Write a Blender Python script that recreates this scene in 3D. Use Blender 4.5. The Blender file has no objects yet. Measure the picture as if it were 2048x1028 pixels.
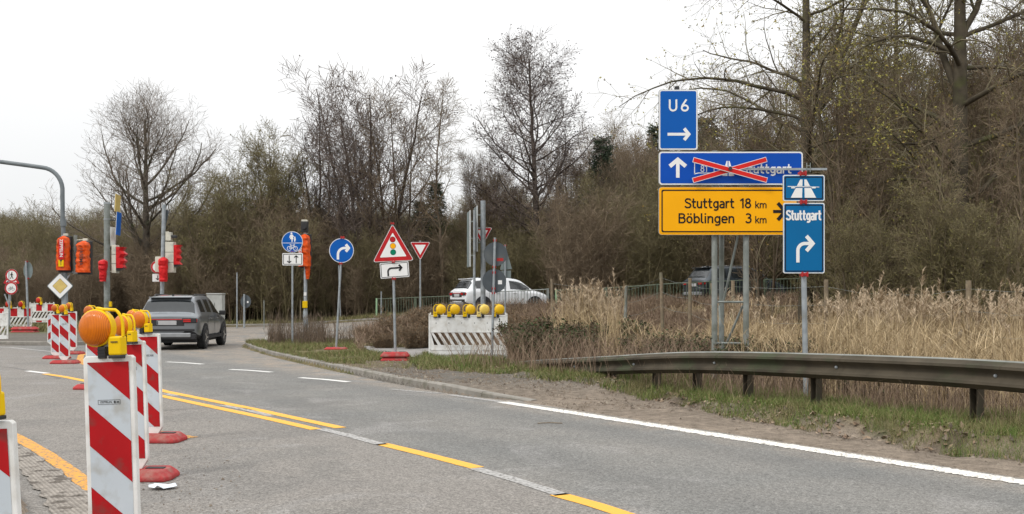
import bpy, bmesh, math, random
import numpy as np
from mathutils import Vector, Matrix
random.seed(7); RNG = np.random.default_rng(11)
R = math.radians
sc = bpy.context.scene
COL = sc.collection
# ---------------------------------------------------------------- camera, world, sun, exposure
EYE = 1.5
cam = bpy.data.objects.new('camera', bpy.data.cameras.new('camera'))
COL.objects.link(cam)
cam.location = (0, 0, EYE); cam.rotation_euler = (R(90), 0, 0)
cam.data.lens = 36; cam.data.sensor_width = 36
cam.data.shift_y = (600 - 514) / 2048
cam.data.clip_start = 0.1; cam.data.clip_end = 3000
sc.camera = cam
W = bpy.data.worlds.new('World'); sc.world = W; W.use_nodes = True
wt = W.node_tree; wt.nodes.clear()
wo = wt.nodes.new('ShaderNodeOutputWorld'); wb = wt.nodes.new('ShaderNodeBackground')
sky = wt.nodes.new('ShaderNodeTexSky'); sky.sky_type = 'NISHITA'; sky.sun_disc = False
SUN_EL, SUN_ROT = R(48), R(-130)
sky.sun_elevation = SUN_EL; sky.sun_rotation = SUN_ROT
tcw = wt.nodes.new('ShaderNodeTexCoord'); mpw = wt.nodes.new('ShaderNodeMapping'); mpw.inputs['Scale'].default_value = (1, 1, 2.6)
nzw = wt.nodes.new('ShaderNodeTexNoise'); nzw.inputs['Scale'].default_value = 1.6; nzw.inputs['Detail'].default_value = 5
crw = wt.nodes.new('ShaderNodeValToRGB')
crw.color_ramp.elements[0].position = .3; crw.color_ramp.elements[0].color = (.90, .915, .93, 1)
crw.color_ramp.elements[1].position = .7; crw.color_ramp.elements[1].color = (1.0, .995, .985, 1)
gain = wt.nodes.new('ShaderNodeVectorMath'); gain.operation = 'SCALE'; gain.inputs['Scale'].default_value = 15.0
mxw = wt.nodes.new('ShaderNodeMixRGB'); mxw.inputs['Fac'].default_value = 0.06
wt.links.new(tcw.outputs['Generated'], mpw.inputs['Vector']); wt.links.new(mpw.outputs[0], nzw.inputs['Vector'])
wt.links.new(nzw.outputs['Fac'], crw.inputs[0]); wt.links.new(crw.outputs[0], gain.inputs[0])
sxyz = wt.nodes.new('ShaderNodeSeparateXYZ'); wt.links.new(tcw.outputs['Generated'], sxyz.inputs[0])
cie = wt.nodes.new('ShaderNodeMapRange'); cie.inputs['From Min'].default_value = 0; cie.inputs['From Max'].default_value = 1; cie.inputs['To Min'].default_value = 8.8; cie.inputs['To Max'].default_value = 21.0
wt.links.new(sxyz.outputs['Z'], cie.inputs['Value']); wt.links.new(cie.outputs[0], gain.inputs['Scale'])
wt.links.new(gain.outputs[0], mxw.inputs['Color1']); wt.links.new(sky.outputs[0], mxw.inputs['Color2'])
wt.links.new(mxw.outputs[0], wb.inputs['Color']); wb.inputs['Strength'].default_value = 0.1
wt.links.new(wb.outputs[0], wo.inputs['Surface'])
sun = bpy.data.objects.new('sun', bpy.data.lights.new('sun', 'SUN')); COL.objects.link(sun)
sun.data.energy = 1.5; sun.data.angle = R(10); sun.data.color = (1, .96, .9)
sun.rotation_euler = (R(42), 0, R(-50))
sc.view_settings.view_transform = 'Standard'; sc.view_settings.look = 'None'
sc.view_settings.exposure = 0; sc.view_settings.gamma = 1; sc.view_settings.use_curve_mapping = False
sc.render.engine = 'CYCLES'
sc.cycles.max_bounces = 5; sc.cycles.transparent_max_bounces = 8; sc.cycles.diffuse_bounces = 3

# ---------------------------------------------------------------- pixel helpers (2048 px wide photo -> metres)
def P(px, py, D): return Vector(((px - 1024) * D / 2048, D, EYE + (600 - py) * D / 2048))
def G(px, py, z=0.0):
    D = 2048 * (EYE - z) / (py - 600); return Vector(((px - 1024) * D / 2048, D, z))
# ---------------------------------------------------------------- materials
def pm(name, c1, c2=None, rough=.6, metal=0.0, scale=6, bump=0.0, bscale=None, detail=4, lo=.35, hi=.65, spec=None, coat=0, c3=None, s3=1.5, emit=None):
    m = bpy.data.materials.new(name); m.use_nodes = True; nt = m.node_tree; b = nt.nodes['Principled BSDF']
    b.inputs['Roughness'].default_value = rough; b.inputs['Metallic'].default_value = metal
    if spec is not None: b.inputs['Specular IOR Level'].default_value = spec
    if coat: b.inputs['Coat Weight'].default_value = coat
    tc = nt.nodes.new('ShaderNodeTexCoord')
    if c2 is None: c2 = tuple(x * .86 for x in c1)
    nz = nt.nodes.new('ShaderNodeTexNoise'); nz.inputs['Scale'].default_value = scale; nz.inputs['Detail'].default_value = detail
    nt.links.new(tc.outputs['Object'], nz.inputs['Vector'])
    cr = nt.nodes.new('ShaderNodeValToRGB')
    cr.color_ramp.elements[0].position = lo; cr.color_ramp.elements[0].color = (*c1, 1)
    cr.color_ramp.elements[1].position = hi; cr.color_ramp.elements[1].color = (*c2, 1)
    nt.links.new(nz.outputs['Fac'], cr.inputs[0]); out = cr.outputs[0]
    if c3 is not None:
        n3 = nt.nodes.new('ShaderNodeTexNoise'); n3.inputs['Scale'].default_value = s3; n3.inputs['Detail'].default_value = 6
        nt.links.new(tc.outputs['Object'], n3.inputs['Vector'])
        r3 = nt.nodes.new('ShaderNodeMapRange'); r3.inputs['From Min'].default_value = .52; r3.inputs['From Max'].default_value = .68
        nt.links.new(n3.outputs['Fac'], r3.inputs['Value'])
        mx = nt.nodes.new('ShaderNodeMixRGB'); mx.inputs['Color2'].default_value = (*c3, 1)
        nt.links.new(r3.outputs[0], mx.inputs['Fac']); nt.links.new(out, mx.inputs['Color1']); out = mx.outputs[0]
    nt.links.new(out, b.inputs['Base Color'])
    if bump:
        nb = nt.nodes.new('ShaderNodeTexNoise'); nb.inputs['Scale'].default_value = bscale or scale * 5; nb.inputs['Detail'].default_value = 5
        nt.links.new(tc.outputs['Object'], nb.inputs['Vector'])
        bp = nt.nodes.new('ShaderNodeBump'); bp.inputs['Strength'].default_value = min(1, bump); bp.inputs['Distance'].default_value = .01
        nt.links.new(nb.outputs['Fac'], bp.inputs['Height']); nt.links.new(bp.outputs[0], b.inputs['Normal'])
    if emit: b.inputs['Emission Color'].default_value = (*emit[0], 1); b.inputs['Emission Strength'].default_value = emit[1]
    return m
def leafy(name, cols, rough=.7, scale=40, rnd=True, trans=0.0):
    """colour varies from piece to piece (Random Per Island)"""
    m = bpy.data.materials.new(name); m.use_nodes = True; nt = m.node_tree; b = nt.nodes['Principled BSDF']
    b.inputs['Roughness'].default_value = rough; b.inputs['Specular IOR Level'].default_value = .25
    g = nt.nodes.new('ShaderNodeNewGeometry'); cr = nt.nodes.new('ShaderNodeValToRGB'); cr.color_ramp.interpolation = 'LINEAR'
    while len(cr.color_ramp.elements) < len(cols): cr.color_ramp.elements.new(.5)
    for i, c in enumerate(cols):
        cr.color_ramp.elements[i].position = i / max(1, len(cols) - 1); cr.color_ramp.elements[i].color = (*c, 1)
    nt.links.new(g.outputs['Random Per Island'], cr.inputs[0]); nt.links.new(cr.outputs[0], b.inputs['Base Color'])
    return m
M = dict(
    galv=pm('galvanised_steel', (.36, .39, .41), (.27, .30, .32), rough=.5, metal=.35, scale=9, bump=.15, c3=(.22, .23, .22), s3=3),
    galvdark=pm('weathered_steel', (.26, .28, .265), (.18, .20, .185), rough=.6, metal=.2, scale=6, bump=.2, c3=(.12, .13, .10), s3=2.5),
    mast=pm('grey_painted_mast', (.16, .18, .19), (.12, .14, .15), rough=.55, scale=4, bump=.1),
    signback=pm('grey_sign_back', (.085, .10, .11), (.065, .075, .085), rough=.55, scale=3, c3=(.12, .13, .13)),
    signback2=pm('pale_grey_sign_back', (.20, .24, .24), (.16, .19, .19), rough=.55, scale=3),
    white=pm('white_sign_foil', (.80, .80, .79), (.74, .74, .73), rough=.45, scale=2.2),
    foil=pm('reflective_white_foil', (.52, .57, .61), (.47, .52, .56), rough=.4, scale=3, c3=(.40, .41, .40), s3=9),
    red=pm('red_sign_foil', (.52, .018, .022), (.42, .014, .02), rough=.42, scale=3, c3=(.36, .02, .022), s3=5),
    bred=pm('red_reflective_stripe', (.42, .010, .014), (.35, .009, .012), rough=.4, scale=5, c3=(.25, .035, .032), s3=13),
    crossred=pm('red_crossing_bar', (.66, .02, .016), (.58, .02, .016), rough=.45, scale=3),
    blue=pm('blue_sign_foil', (.0, .098, .42), (.0, .088, .38), rough=.45, scale=1.5),
    blue2=pm('motorway_blue_foil', (.0, .070, .42), (.0, .062, .38), rough=.45, scale=1.5),
    teal=pm('temporary_sign_blue', (.0, .13, .33), (.0, .118, .30), rough=.45, scale=1.5),
    yellow=pm('yellow_sign_foil', (.92, .42, .0), (.86, .39, .0), rough=.45, scale=1.5),
    black=pm('black_print', (.012, .012, .013), rough=.5),
    dark=pm('black_plastic', (.016, .016, .017), (.026, .026, .026), rough=.55, scale=9, bump=.1),
    plastic=pm('white_plastic', (.76, .76, .74), (.64, .64, .61), rough=.5, scale=7, c3=(.58, .555, .51), s3=7),
    cream=pm('cream_signal_housing', (.62, .60, .50), (.54, .52, .44), rough=.5, scale=3, c3=(.42, .41, .36), s3=4),
    lampyel=pm('yellow_lamp_plastic', (.80, .52, .004), (.72, .46, .004), rough=.38, scale=4),
    paleyel=pm('faded_yellow_plastic', (.82, .62, .14), (.74, .58, .2), rough=.4, scale=4),
    clamp=pm('red_plastic_clamp', (.45, .03, .03), (.32, .03, .03), rough=.5, scale=20),
    rubber=pm('red_recycled_plastic', (.42, .045, .045), (.30, .035, .035), rough=.6, scale=6, bump=.5, bscale=60, c3=(.30, .12, .10), s3=7),
    gold=pm('pale_yellow_foil', (.62, .47, .17), (.52, .38, .12), rough=.4, scale=7),
    green=pm('green_print', (.0, .20, .11), rough=.5),
    orange=pm('orange_cover_fabric', (.78, .105, .012), (.56, .062, .008), rough=.6, scale=9, bump=1, bscale=7, c3=(.5, .10, .04), s3=5),
    redfab=pm('red_cover_fabric', (.66, .018, .02), (.44, .012, .015), rough=.45, scale=7, bump=.5, bscale=9),
    wood=pm('weathered_post_wood', (.24, .19, .125), (.16, .125, .085), rough=.9, scale=12, bump=.6, c3=(.15, .15, .10)),
    railgreen=pm('faded_green_paint', (.10, .135, .085), (.07, .09, .06), rough=.6, scale=7),
    railpale=pm('pale_green_paint', (.30, .46, .27), (.24, .38, .22), rough=.6, scale=7),
    tan=pm('cardboard', (.50, .30, .15), (.42, .25, .12), rough=.8, scale=20),
    paper=pm('white_paper', (.72, .74, .76), (.6, .66, .72), rough=.7, scale=20),
    kerb=pm('kerb_concrete', (.27, .25, .22), (.20, .185, .16), rough=.9, scale=5, bump=.6, bscale=70, c3=(.15, .14, .11), s3=3),
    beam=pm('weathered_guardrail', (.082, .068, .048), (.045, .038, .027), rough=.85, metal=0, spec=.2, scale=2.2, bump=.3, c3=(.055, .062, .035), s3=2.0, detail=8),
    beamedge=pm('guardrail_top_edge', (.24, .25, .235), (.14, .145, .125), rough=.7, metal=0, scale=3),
    chrome=pm('bright_trim', (.5, .5, .5), rough=.25, metal=.9),
    tyre=pm('tyre_rubber', (.014, .014, .015), (.022, .022, .022), rough=.85, scale=20),
    rim=pm('dark_alloy', (.10, .10, .105), rough=.35, metal=.6),
    glass=pm('tinted_glass', (.012, .015, .017), (.018, .022, .024), rough=.06, spec=.8),
    cargrey=pm('grey_metallic_paint', (.20, .215, .23), (.19, .205, .22), rough=.28, metal=.5, coat=.6),
    carwhite=pm('white_car_paint', (.74, .76, .78), (.72, .74, .76), rough=.3, coat=.5),
    cardark=pm('dark_grey_car_paint', (.045, .055, .065), (.04, .05, .06), rough=.3, metal=.4, coat=.5),
    clad=pm('black_cladding', (.02, .02, .022), rough=.7),
    silver=pm('silver_bumper_trim', (.33, .34, .35), rough=.4, metal=.5),
    tail=pm('tail_light_red', (.45, .01, .012), rough=.2, emit=((1, .05, .03), .12)),
    plate=pm('plate_grey', (.42, .42, .42), (.38, .38, .39), rough=.5),
    cab=pm('utility_cabinet_paint', (.42, .43, .41), (.36, .37, .35), rough=.6, scale=4, c3=(.3, .3, .28)),
    truck=pm('white_trailer_side', (.62, .65, .68), (.54, .57, .60), rough=.5, scale=.8),
    stone=pm('white_painted_stone', (.6, .58, .54), (.42, .4, .36), rough=.9, scale=12, bump=.5),
)
def lens_mat(name, col, dark):
    m = bpy.data.materials.new(name); m.use_nodes = True; nt = m.node_tree; b = nt.nodes['Principled BSDF']
    b.inputs['Roughness'].default_value = .16
    tc = nt.nodes.new('ShaderNodeTexCoord'); wv = nt.nodes.new('ShaderNodeTexWave'); wv.bands_direction = 'X'
    wv.inputs['Scale'].default_value = 38; wv.inputs['Distortion'].default_value = .4
    nt.links.new(tc.outputs['Object'], wv.inputs['Vector'])
    nz = nt.nodes.new('ShaderNodeTexNoise'); nz.inputs['Scale'].default_value = 14; nt.links.new(tc.outputs['Object'], nz.inputs['Vector'])
    mu = nt.nodes.new('ShaderNodeMath'); mu.operation = 'MULTIPLY_ADD'; mu.inputs[1].default_value = .5; mu.inputs[2].default_value = 0
    nt.links.new(wv.outputs['Fac'], mu.inputs[0])
    ad = nt.nodes.new('ShaderNodeMath'); nt.links.new(mu.outputs[0], ad.inputs[0]); nt.links.new(nz.outputs['Fac'], ad.inputs[1])
    cr = nt.nodes.new('ShaderNodeValToRGB'); cr.color_ramp.elements[0].color = (*dark, 1); cr.color_ramp.elements[1].color = (*col, 1)
    cr.color_ramp.elements[0].position = .3; cr.color_ramp.elements[1].position = 1
    nt.links.new(ad.outputs[0], cr.inputs[0]); nt.links.new(cr.outputs[0], b.inputs['Base Color'])
    bp = nt.nodes.new('ShaderNodeBump'); bp.inputs['Strength'].default_value = .35; bp.inputs['Distance'].default_value = .003
    nt.links.new(wv.outputs['Fac'], bp.inputs['Height']); nt.links.new(bp.outputs[0], b.inputs['Normal'])
    b.inputs['Coat Weight'].default_value = .08; b.inputs['Roughness'].default_value = .3; b.inputs['Specular IOR Level'].default_value = .3
    return m
M['lens'] = lens_mat('orange_lens', (.66, .17, .002), (.40, .085, .001))
M['lensdim'] = lens_mat('dull_orange_lens', (.50, .12, .006), (.32, .06, .003))
M['lensred'] = lens_mat('red_lens', (.55, .02, .008), (.35, .012, .004))

# ---------------------------------------------------------------- mesh builder
class MB:
    def __init__(s): s.v = []; s.f = []; s.m = []
    def add(s, vs, fs, mi=0):
        n = len(s.v); s.v += [tuple(v) for v in vs]; s.f += [tuple(i + n for i in f) for f in fs]; s.m += [mi] * len(fs); return s
    def box(s, c, d, mi=0, rot=None):
        x, y, z = (k / 2 for k in d); vs = [Vector((i * x, j * y, k * z)) for k in (-1, 1) for j in (-1, 1) for i in (-1, 1)]
        if rot is not None: vs = [rot @ v for v in vs]
        vs = [v + Vector(c) for v in vs]
        return s.add(vs, [(0, 2, 3, 1), (4, 5, 7, 6), (0, 1, 5, 4), (2, 6, 7, 3), (0, 4, 6, 2), (1, 3, 7, 5)], mi)
    def tube(s, pts, r, n=10, mi=0, cap=True):
        pts = [Vector(p) for p in pts]; k = len(pts); rr = r if isinstance(r, (list, tuple)) else [r] * k
        t0 = (pts[-1] - pts[0]).normalized() if (pts[-1] - pts[0]).length > 1e-6 else Vector((0, 0, 1))
        vs = []; prev = None
        for i, p in enumerate(pts):
            t = (pts[min(i + 1, k - 1)] - pts[max(i - 1, 0)]).normalized()
            if prev is None:
                a = Vector((0, 0, 1)) if abs(t.z) < .9 else Vector((0, 1, 0)); u = t.cross(a).normalized()
            else: u = (prev - t * prev.dot(t)).normalized()
            prev = u; w = t.cross(u)
            for j in range(n):
                an = 2 * math.pi * j / n; vs.append(p + (u * math.cos(an) + w * math.sin(an)) * rr[i])
        fs = [(i * n + j, i * n + (j + 1) % n, (i + 1) * n + (j + 1) % n, (i + 1) * n + j) for i in range(k - 1) for j in range(n)]
        if cap: fs += [tuple(reversed(range(n))), tuple(range((k - 1) * n, k * n))]
        return s.add(vs, fs, mi)
    def prism(s, poly, y0, y1, mi=0):
        """poly in (x,z), extruded along y from y0 (front) to y1"""
        n = len(poly)
        vs = [(x, y0, z) for x, z in poly] + [(x, y1, z) for x, z in poly]
        fs = [tuple(range(n)), tuple(reversed(range(n, 2 * n)))] + [((i + 1) % n, i, n + i, n + (i + 1) % n) for i in range(n)]
        return s.add(vs, fs, mi)
    def flat(s, poly, y, mi=0): return s.add([(x, y, z) for x, z in poly], [tuple(range(len(poly)))], mi)
    def ring(s, outer, inner, y, mi=0):
        n = len(outer); vs = [(x, y, z) for x, z in outer] + [(x, y, z) for x, z in inner]
        return s.add(vs, [(i, (i + 1) % n, n + (i + 1) % n, n + i) for i in range(n)], mi)
    def lathe(s, prof, c=(0, 0, 0), axis='z', n=20, mi=0):
        """prof: (radius, height) pairs"""
        vs = []
        for r, h in prof:
            for j in range(n):
                a = 2 * math.pi * j / n; x, y = r * math.cos(a), r * math.sin(a)
                p = (x, y, h) if axis == 'z' else ((x, h, y) if axis == 'y' else (h, x, y))
                vs.append((p[0] + c[0], p[1] + c[1], p[2] + c[2]))
        k = len(prof)
        fs = [(i * n + j, i * n + (j + 1) % n, (i + 1) * n + (j + 1) % n, (i + 1) * n + j) for i in range(k - 1) for j in range(n)]
        fs += [tuple(range(n)), tuple(range((k - 1) * n, k * n))]
        return s.add(vs, fs, mi)
    def ribbon(s, pts, w, y, mi=0, closed=False):
        pts = [np.array(p, float) for p in pts]; n = len(pts); L = []; Rr = []
        for i in range(n):
            if closed: a, b = pts[(i - 1) % n], pts[(i + 1) % n]; d1 = pts[i] - a; d2 = b - pts[i]
            else:
                d1 = pts[i] - pts[i - 1] if i > 0 else pts[1] - pts[0]; d2 = pts[i + 1] - pts[i] if i < n - 1 else pts[-1] - pts[-2]
            d1 = d1 / (np.linalg.norm(d1) + 1e-9); d2 = d2 / (np.linalg.norm(d2) + 1e-9); t = d1 + d2; t = t / (np.linalg.norm(t) + 1e-9)
            nn = np.array((-t[1], t[0])); c = max(.5, nn @ np.array((-d1[1], d1[0]))); o = nn * w / 2 / c
            L.append(pts[i] + o); Rr.append(pts[i] - o)
        vs = [(p[0], y, p[1]) for p in L] + [(p[0], y, p[1]) for p in Rr]
        m = n if closed else n - 1
        return s.add(vs, [(i, (i + 1) % n, n + (i + 1) % n, n + i) for i in range(m)], mi)
    def mesh(s, name, mats, smooth=False, bevel=0, fix=False):
        me = bpy.data.meshes.new(name); me.from_pydata(s.v, [], s.f); me.validate()
        for m in (mats if isinstance(mats, (list, tuple)) else [mats]): me.materials.append(m)
        if len(me.polygons) == len(s.m): me.polygons.foreach_set('material_index', s.m)
        if fix or bevel:
            bm = bmesh.new(); bm.from_mesh(me)
            bmesh.ops.recalc_face_normals(bm, faces=bm.faces)
            if bevel:
                ed = [e for e in bm.edges if len(e.link_faces) == 2 and e.calc_face_angle(0) > .6]
                bmesh.ops.bevel(bm, geom=ed, offset=bevel, segments=2, affect='EDGES', profile=.5, clamp_overlap=True)
            bm.to_mesh(me); bm.free()
        if smooth:
            me.polygons.foreach_set('use_smooth', [True] * len(me.polygons))
            try: me.set_sharp_from_angle(angle=R(40))
            except Exception: pass
        me.update(); return me
    def build(s, name, mats, parent=None, smooth=False, bevel=0, loc=None, label=None, fix=False):
        return put(s.mesh(name, mats, smooth, bevel, fix), name, parent, loc, label)
def put(me, name, parent=None, loc=None, label=None):
    o = bpy.data.objects.new(name, me); COL.objects.link(o)
    if parent is not None: o.parent = parent
    if loc is not None: o.location = loc
    if label: o['label'] = label
    return o
def tag(o, label, cat=None, group=None, kind=None):
    o['label'] = label
    if cat: o['category'] = cat
    if group: o['group'] = group
    if kind: o['kind'] = kind
    return o
def empty(name, loc, label, cat, group=None, rz=0, rx=0, ry=0):
    o = bpy.data.objects.new(name, None); COL.objects.link(o); o.location = loc; o.rotation_euler = (rx, ry, rz)
    o.empty_display_size = .2; return tag(o, label, cat, group)
KIDS = {}
def copy_tree(o, parent=None):
    c = o.copy(); COL.objects.link(c)
    if parent is not None: c.parent = parent
    for ch in list(o.children): copy_tree(ch, c)
    return c
def npmesh(name, V, F, mats, smooth=False, mi=None):
    """V (n,3), F list of (m,k) index arrays"""
    me = bpy.data.meshes.new(name); F = F if isinstance(F, list) else [F]
    F = [f for f in F if len(f)]
    lt = np.concatenate([np.full(len(f), f.shape[1], np.int32) for f in F]); idx = np.concatenate([f.ravel() for f in F]).astype(np.int32)
    me.vertices.add(len(V)); me.vertices.foreach_set('co', np.asarray(V, np.float32).ravel())
    me.loops.add(len(idx)); me.loops.foreach_set('vertex_index', idx)
    me.polygons.add(len(lt)); me.polygons.foreach_set('loop_start', np.concatenate([[0], np.cumsum(lt)[:-1]]).astype(np.int32))
    try: me.polygons.foreach_set('loop_total', lt)
    except Exception: pass
    for m in (mats if isinstance(mats, (list, tuple)) else [mats]): me.materials.append(m)
    if mi is not None: me.polygons.foreach_set('material_index', np.asarray(mi, np.int32))
    if smooth: me.polygons.foreach_set('use_smooth', np.ones(len(lt), bool))
    me.update(calc_edges=True); me.validate(); return me
# shapes in (x,z)
def circ(cx, cz, r, n=36, a0=0): return [(cx + r * math.cos(a0 + 2 * math.pi * i / n), cz + r * math.sin(a0 + 2 * math.pi * i / n)) for i in range(n)]
def rrect(x0, z0, x1, z1, r, n=5):
    o = []
    for cx, cz, a in ((x1 - r, z1 - r, 0), (x0 + r, z1 - r, 90), (x0 + r, z0 + r, 180), (x1 - r, z0 + r, 270)):
        for i in range(n + 1): t = R(a + 90 * i / n); o.append((cx + r * math.cos(t), cz + r * math.sin(t)))
    return o
def rpoly(pts, r, n=5):
    """rounded convex polygon"""
    o = []; k = len(pts)
    for i in range(k):
        p = Vector(pts[i]); a = (Vector(pts[i - 1]) - p).normalized(); b = (Vector(pts[(i + 1) % k]) - p).normalized()
        th = a.angle(b) / 2; d = r / math.tan(th); s = p + a * d; e = p + b * d; c = p + (a + b).normalized() * (r / math.sin(th))
        v0 = s - c; v1 = e - c; an = v0.angle_signed(v1)
        for j in range(n + 1):
            t = -an * j / n; o.append((c.x + v0.x * math.cos(t) - v0.y * math.sin(t), c.y + v0.x * math.sin(t) + v0.y * math.cos(t)))
    return o
# ---------------------------------------------------------------- stroke lettering in the manner of road signs
def _e(cx, cy, rx, ry, n=20): return ('c', [(cx + rx * math.cos(2 * math.pi * i / n), cy + ry * math.sin(2 * math.pi * i / n)) for i in range(n)])
GL = {
 'S': (.56, [('s', [(.49, .78), (.43, .90), (.28, .93), (.14, .89), (.08, .75), (.13, .62), (.28, .53), (.44, .43), (.50, .28), (.44, .12), (.28, .07), (.12, .10), (.05, .23)])]),
 't': (.42, [('s', [(.17, .98), (.17, .6), (.17, .25), (.19, .13), (.26, .075), (.38, .07)]), ('p', [(.02, .65), (.38, .65)])]),
 'u': (.51, [('s', [(.09, .72), (.09, .5), (.09, .25), (.14, .11), (.25, .065), (.36, .11), (.41, .25)]), ('p', [(.41, .72), (.41, 0)])]),
 'g': (.53, [_e(.26, .37, .17, .28), ('s', [(.43, .72), (.43, .4), (.43, .0), (.38, -.13), (.25, -.18), (.1, -.14)])]),
 'a': (.50, [('s', [(.08, .61), (.2, .66), (.33, .63), (.40, .5), (.40, .3), (.40, 0)]), ('s', [(.40, .39), (.22, .385), (.10, .31), (.075, .2), (.13, .09), (.25, .06), (.38, .13)])]),
 'r': (.36, [('p', [(.09, .72), (.09, 0)]), ('s', [(.09, .42), (.13, .57), (.22, .65), (.34, .64)])]),
 'B': (.58, [('p', [(.09, 1), (.09, 0)]), ('s', [(.09, .93), (.2, .93), (.33, .93), (.43, .87), (.46, .74), (.42, .61), (.32, .54), (.2, .54), (.09, .54)]), ('s', [(.2, .54), (.35, .54), (.47, .46), (.50, .3), (.46, .14), (.35, .07), (.2, .07), (.09, .07)])]),
 'ö': (.53, [_e(.26, .36, .18, .29), ('p', [(.16, .99), (.16, .85)]), ('p', [(.36, .99), (.36, .85)])]),
 'b': (.53, [('p', [(.09, 1), (.09, 0)]), _e(.27, .36, .18, .29)]),
 'l': (.27, [('s', [(.09, 1), (.09, .5), (.09, .2), (.13, .09), (.23, .06)])]),
 'i': (.22, [('p', [(.1, .72), (.1, 0)]), ('p', [(.1, 1), (.1, .86)])]),
 'n': (.51, [('p', [(.09, .72), (.09, 0)]), ('s', [(.09, .42), (.14, .58), (.25, .65), (.37, .6), (.41, .46), (.41, .2), (.41, 0)])]),
 'e': (.51, [('s', [(.1, .37), (.26, .37), (.43, .37), (.425, .50), (.36, .62), (.26, .66), (.15, .62), (.09, .5), (.08, .34), (.1, .18), (.17, .09), (.28, .06), (.42, .12)])]),
 'k': (.47, [('p', [(.09, 1), (.09, 0)]), ('p', [(.41, .72), (.11, .28)]), ('p', [(.2, .42), (.43, 0)])]),
 'm': (.80, [('p', [(.09, .72), (.09, 0)]), ('s', [(.09, .42), (.14, .58), (.24, .65), (.35, .6), (.39, .46), (.39, .2), (.39, 0)]), ('s', [(.39, .42), (.44, .58), (.54, .65), (.65, .6), (.69, .46), (.69, .2), (.69, 0)])]),
 '1': (.44, [('p', [(.29, 1), (.29, 0)]), ('p', [(.29, .93), (.06, .75)])]),
 '8': (.58, [_e(.29, .74, .17, .19), _e(.29, .29, .21, .225)]),
 '3': (.58, [('s', [(.08, .84), (.18, .93), (.33, .92), (.44, .83), (.44, .67), (.36, .57), (.22, .54)]), ('s', [(.22, .54), (.4, .5), (.49, .38), (.49, .24), (.42, .12), (.28, .065), (.13, .09), (.05, .2)])]),
 '6': (.58, [_e(.29, .29, .21, .225), ('s', [(.08, .30), (.11, .45), (.22, .68), (.40, 1.0)])]),
 'U': (.62, [('s', [(.08, 1), (.08, .6), (.08, .32), (.15, .14), (.30, .07), (.45, .14), (.52, .32), (.52, .6), (.52, 1)])]),
 ' ': (.35, []),
}
def smooth_pts(pts, k=5):
    p = [np.array(a, float) for a in pts]; p = [2 * p[0] - p[1]] + p + [2 * p[-1] - p[-2]]; o = []
    for i in range(1, len(p) - 2):
        for j in range(k):
            t = j / k; a, b, c, d = p[i - 1:i + 3]
            o.append(.5 * ((2 * b) + (c - a) * t + (2 * a - 5 * b + 4 * c - d) * t * t + (3 * b - a - 3 * c + d) * t ** 3))
    o.append(p[-2]); return [tuple(q) for q in o]
def letter(mb, txt, x0, x1, z0, h, y, w=.15, mi=0):
    """one word fitted between x0 and x1, cap height h, baseline z0"""
    tot = sum(GL[c][0] for c in txt) - .02; sx = (x1 - x0) / tot; x = 0
    for c in txt:
        adv, st = GL[c]
        for i, (k, pts) in enumerate(st):
            if k == 's': pts = smooth_pts(pts)
            mb.ribbon([(x0 + (x + a) * sx, z0 + b * h) for a, b in pts], w * h, y - .0004 * (i % 3) , mi, closed=(k == 'c'))
        x += adv
_TXT = {}
def font_mesh(txt, size, mat):
    cu = bpy.data.curves.new('lettering', 'FONT'); cu.body = txt; cu.size = size; cu.align_x = 'CENTER'; cu.align_y = 'CENTER'; cu.extrude = 0; cu.offset = size * .012
    o = bpy.data.objects.new('lettering', cu); COL.objects.link(o); dg = bpy.context.evaluated_depsgraph_get(); dg.update()
    me = bpy.data.meshes.new_from_object(o.evaluated_get(dg)); bpy.data.objects.remove(o); me.materials.clear(); me.materials.append(mat); return me

for k_ in ('white','foil','red','bred','crossred','blue','blue2','teal','yellow','black','gold','green','orange','redfab','clamp','rubber','signback','signback2','lampyel'):
    b_ = M[k_].node_tree.nodes['Principled BSDF']; b_.inputs['Specular IOR Level'].default_value = .18
# ================================================================ THE GROUND
def ss(x, a, b): t = np.clip((x - a) / (b - a), 0, 1); return t * t * (3 - 2 * t)
def vnoise(x, y, s, seed=0):
    """cheap value noise"""
    r = np.random.default_rng(seed).random((256, 256)); x, y = np.asarray(x), np.asarray(y); x, y = (x * .8253 - y * .5646) * s + 1000.3, (x * .5646 + y * .8253) * s + 1000.7
    xi = np.floor(x).astype(int); yi = np.floor(y).astype(int); fx = x - xi; fy = y - yi; fx = fx * fx * (3 - 2 * fx); fy = fy * fy * (3 - 2 * fy)
    g = lambda a, b: r[a % 256, b % 256]
    return (g(xi, yi) * (1 - fx) + g(xi + 1, yi) * fx) * (1 - fy) + (g(xi, yi + 1) * (1 - fx) + g(xi + 1, yi + 1) * fx) * fy
def fbm(x, y, s, seed=0): return (vnoise(x, y, s, seed) + .5 * vnoise(x, y, s * 2.1, seed + 1) + .25 * vnoise(x, y, s * 4.3, seed + 2)) / 1.75
def sdist(x, y, poly):
    """signed distance, positive inside"""
    x = np.asarray(x, float); y = np.asarray(y, float); d = np.full(x.shape, 1e9); ins = np.zeros(x.shape, bool); n = len(poly)
    for i in range(n):
        ax, ay = poly[i]; bx, by = poly[(i + 1) % n]; ex, ey = bx - ax, by - ay
        t = np.clip(((x - ax) * ex + (y - ay) * ey) / (ex * ex + ey * ey + 1e-12), 0, 1)
        d = np.minimum(d, np.hypot(x - ax - t * ex, y - ay - t * ey))
        c = ((ay > y) != (by > y)) & (x < (bx - ax) * (y - ay) / (by - ay + 1e-12) + ax); ins ^= c
    return np.where(ins, d, -d)
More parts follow.
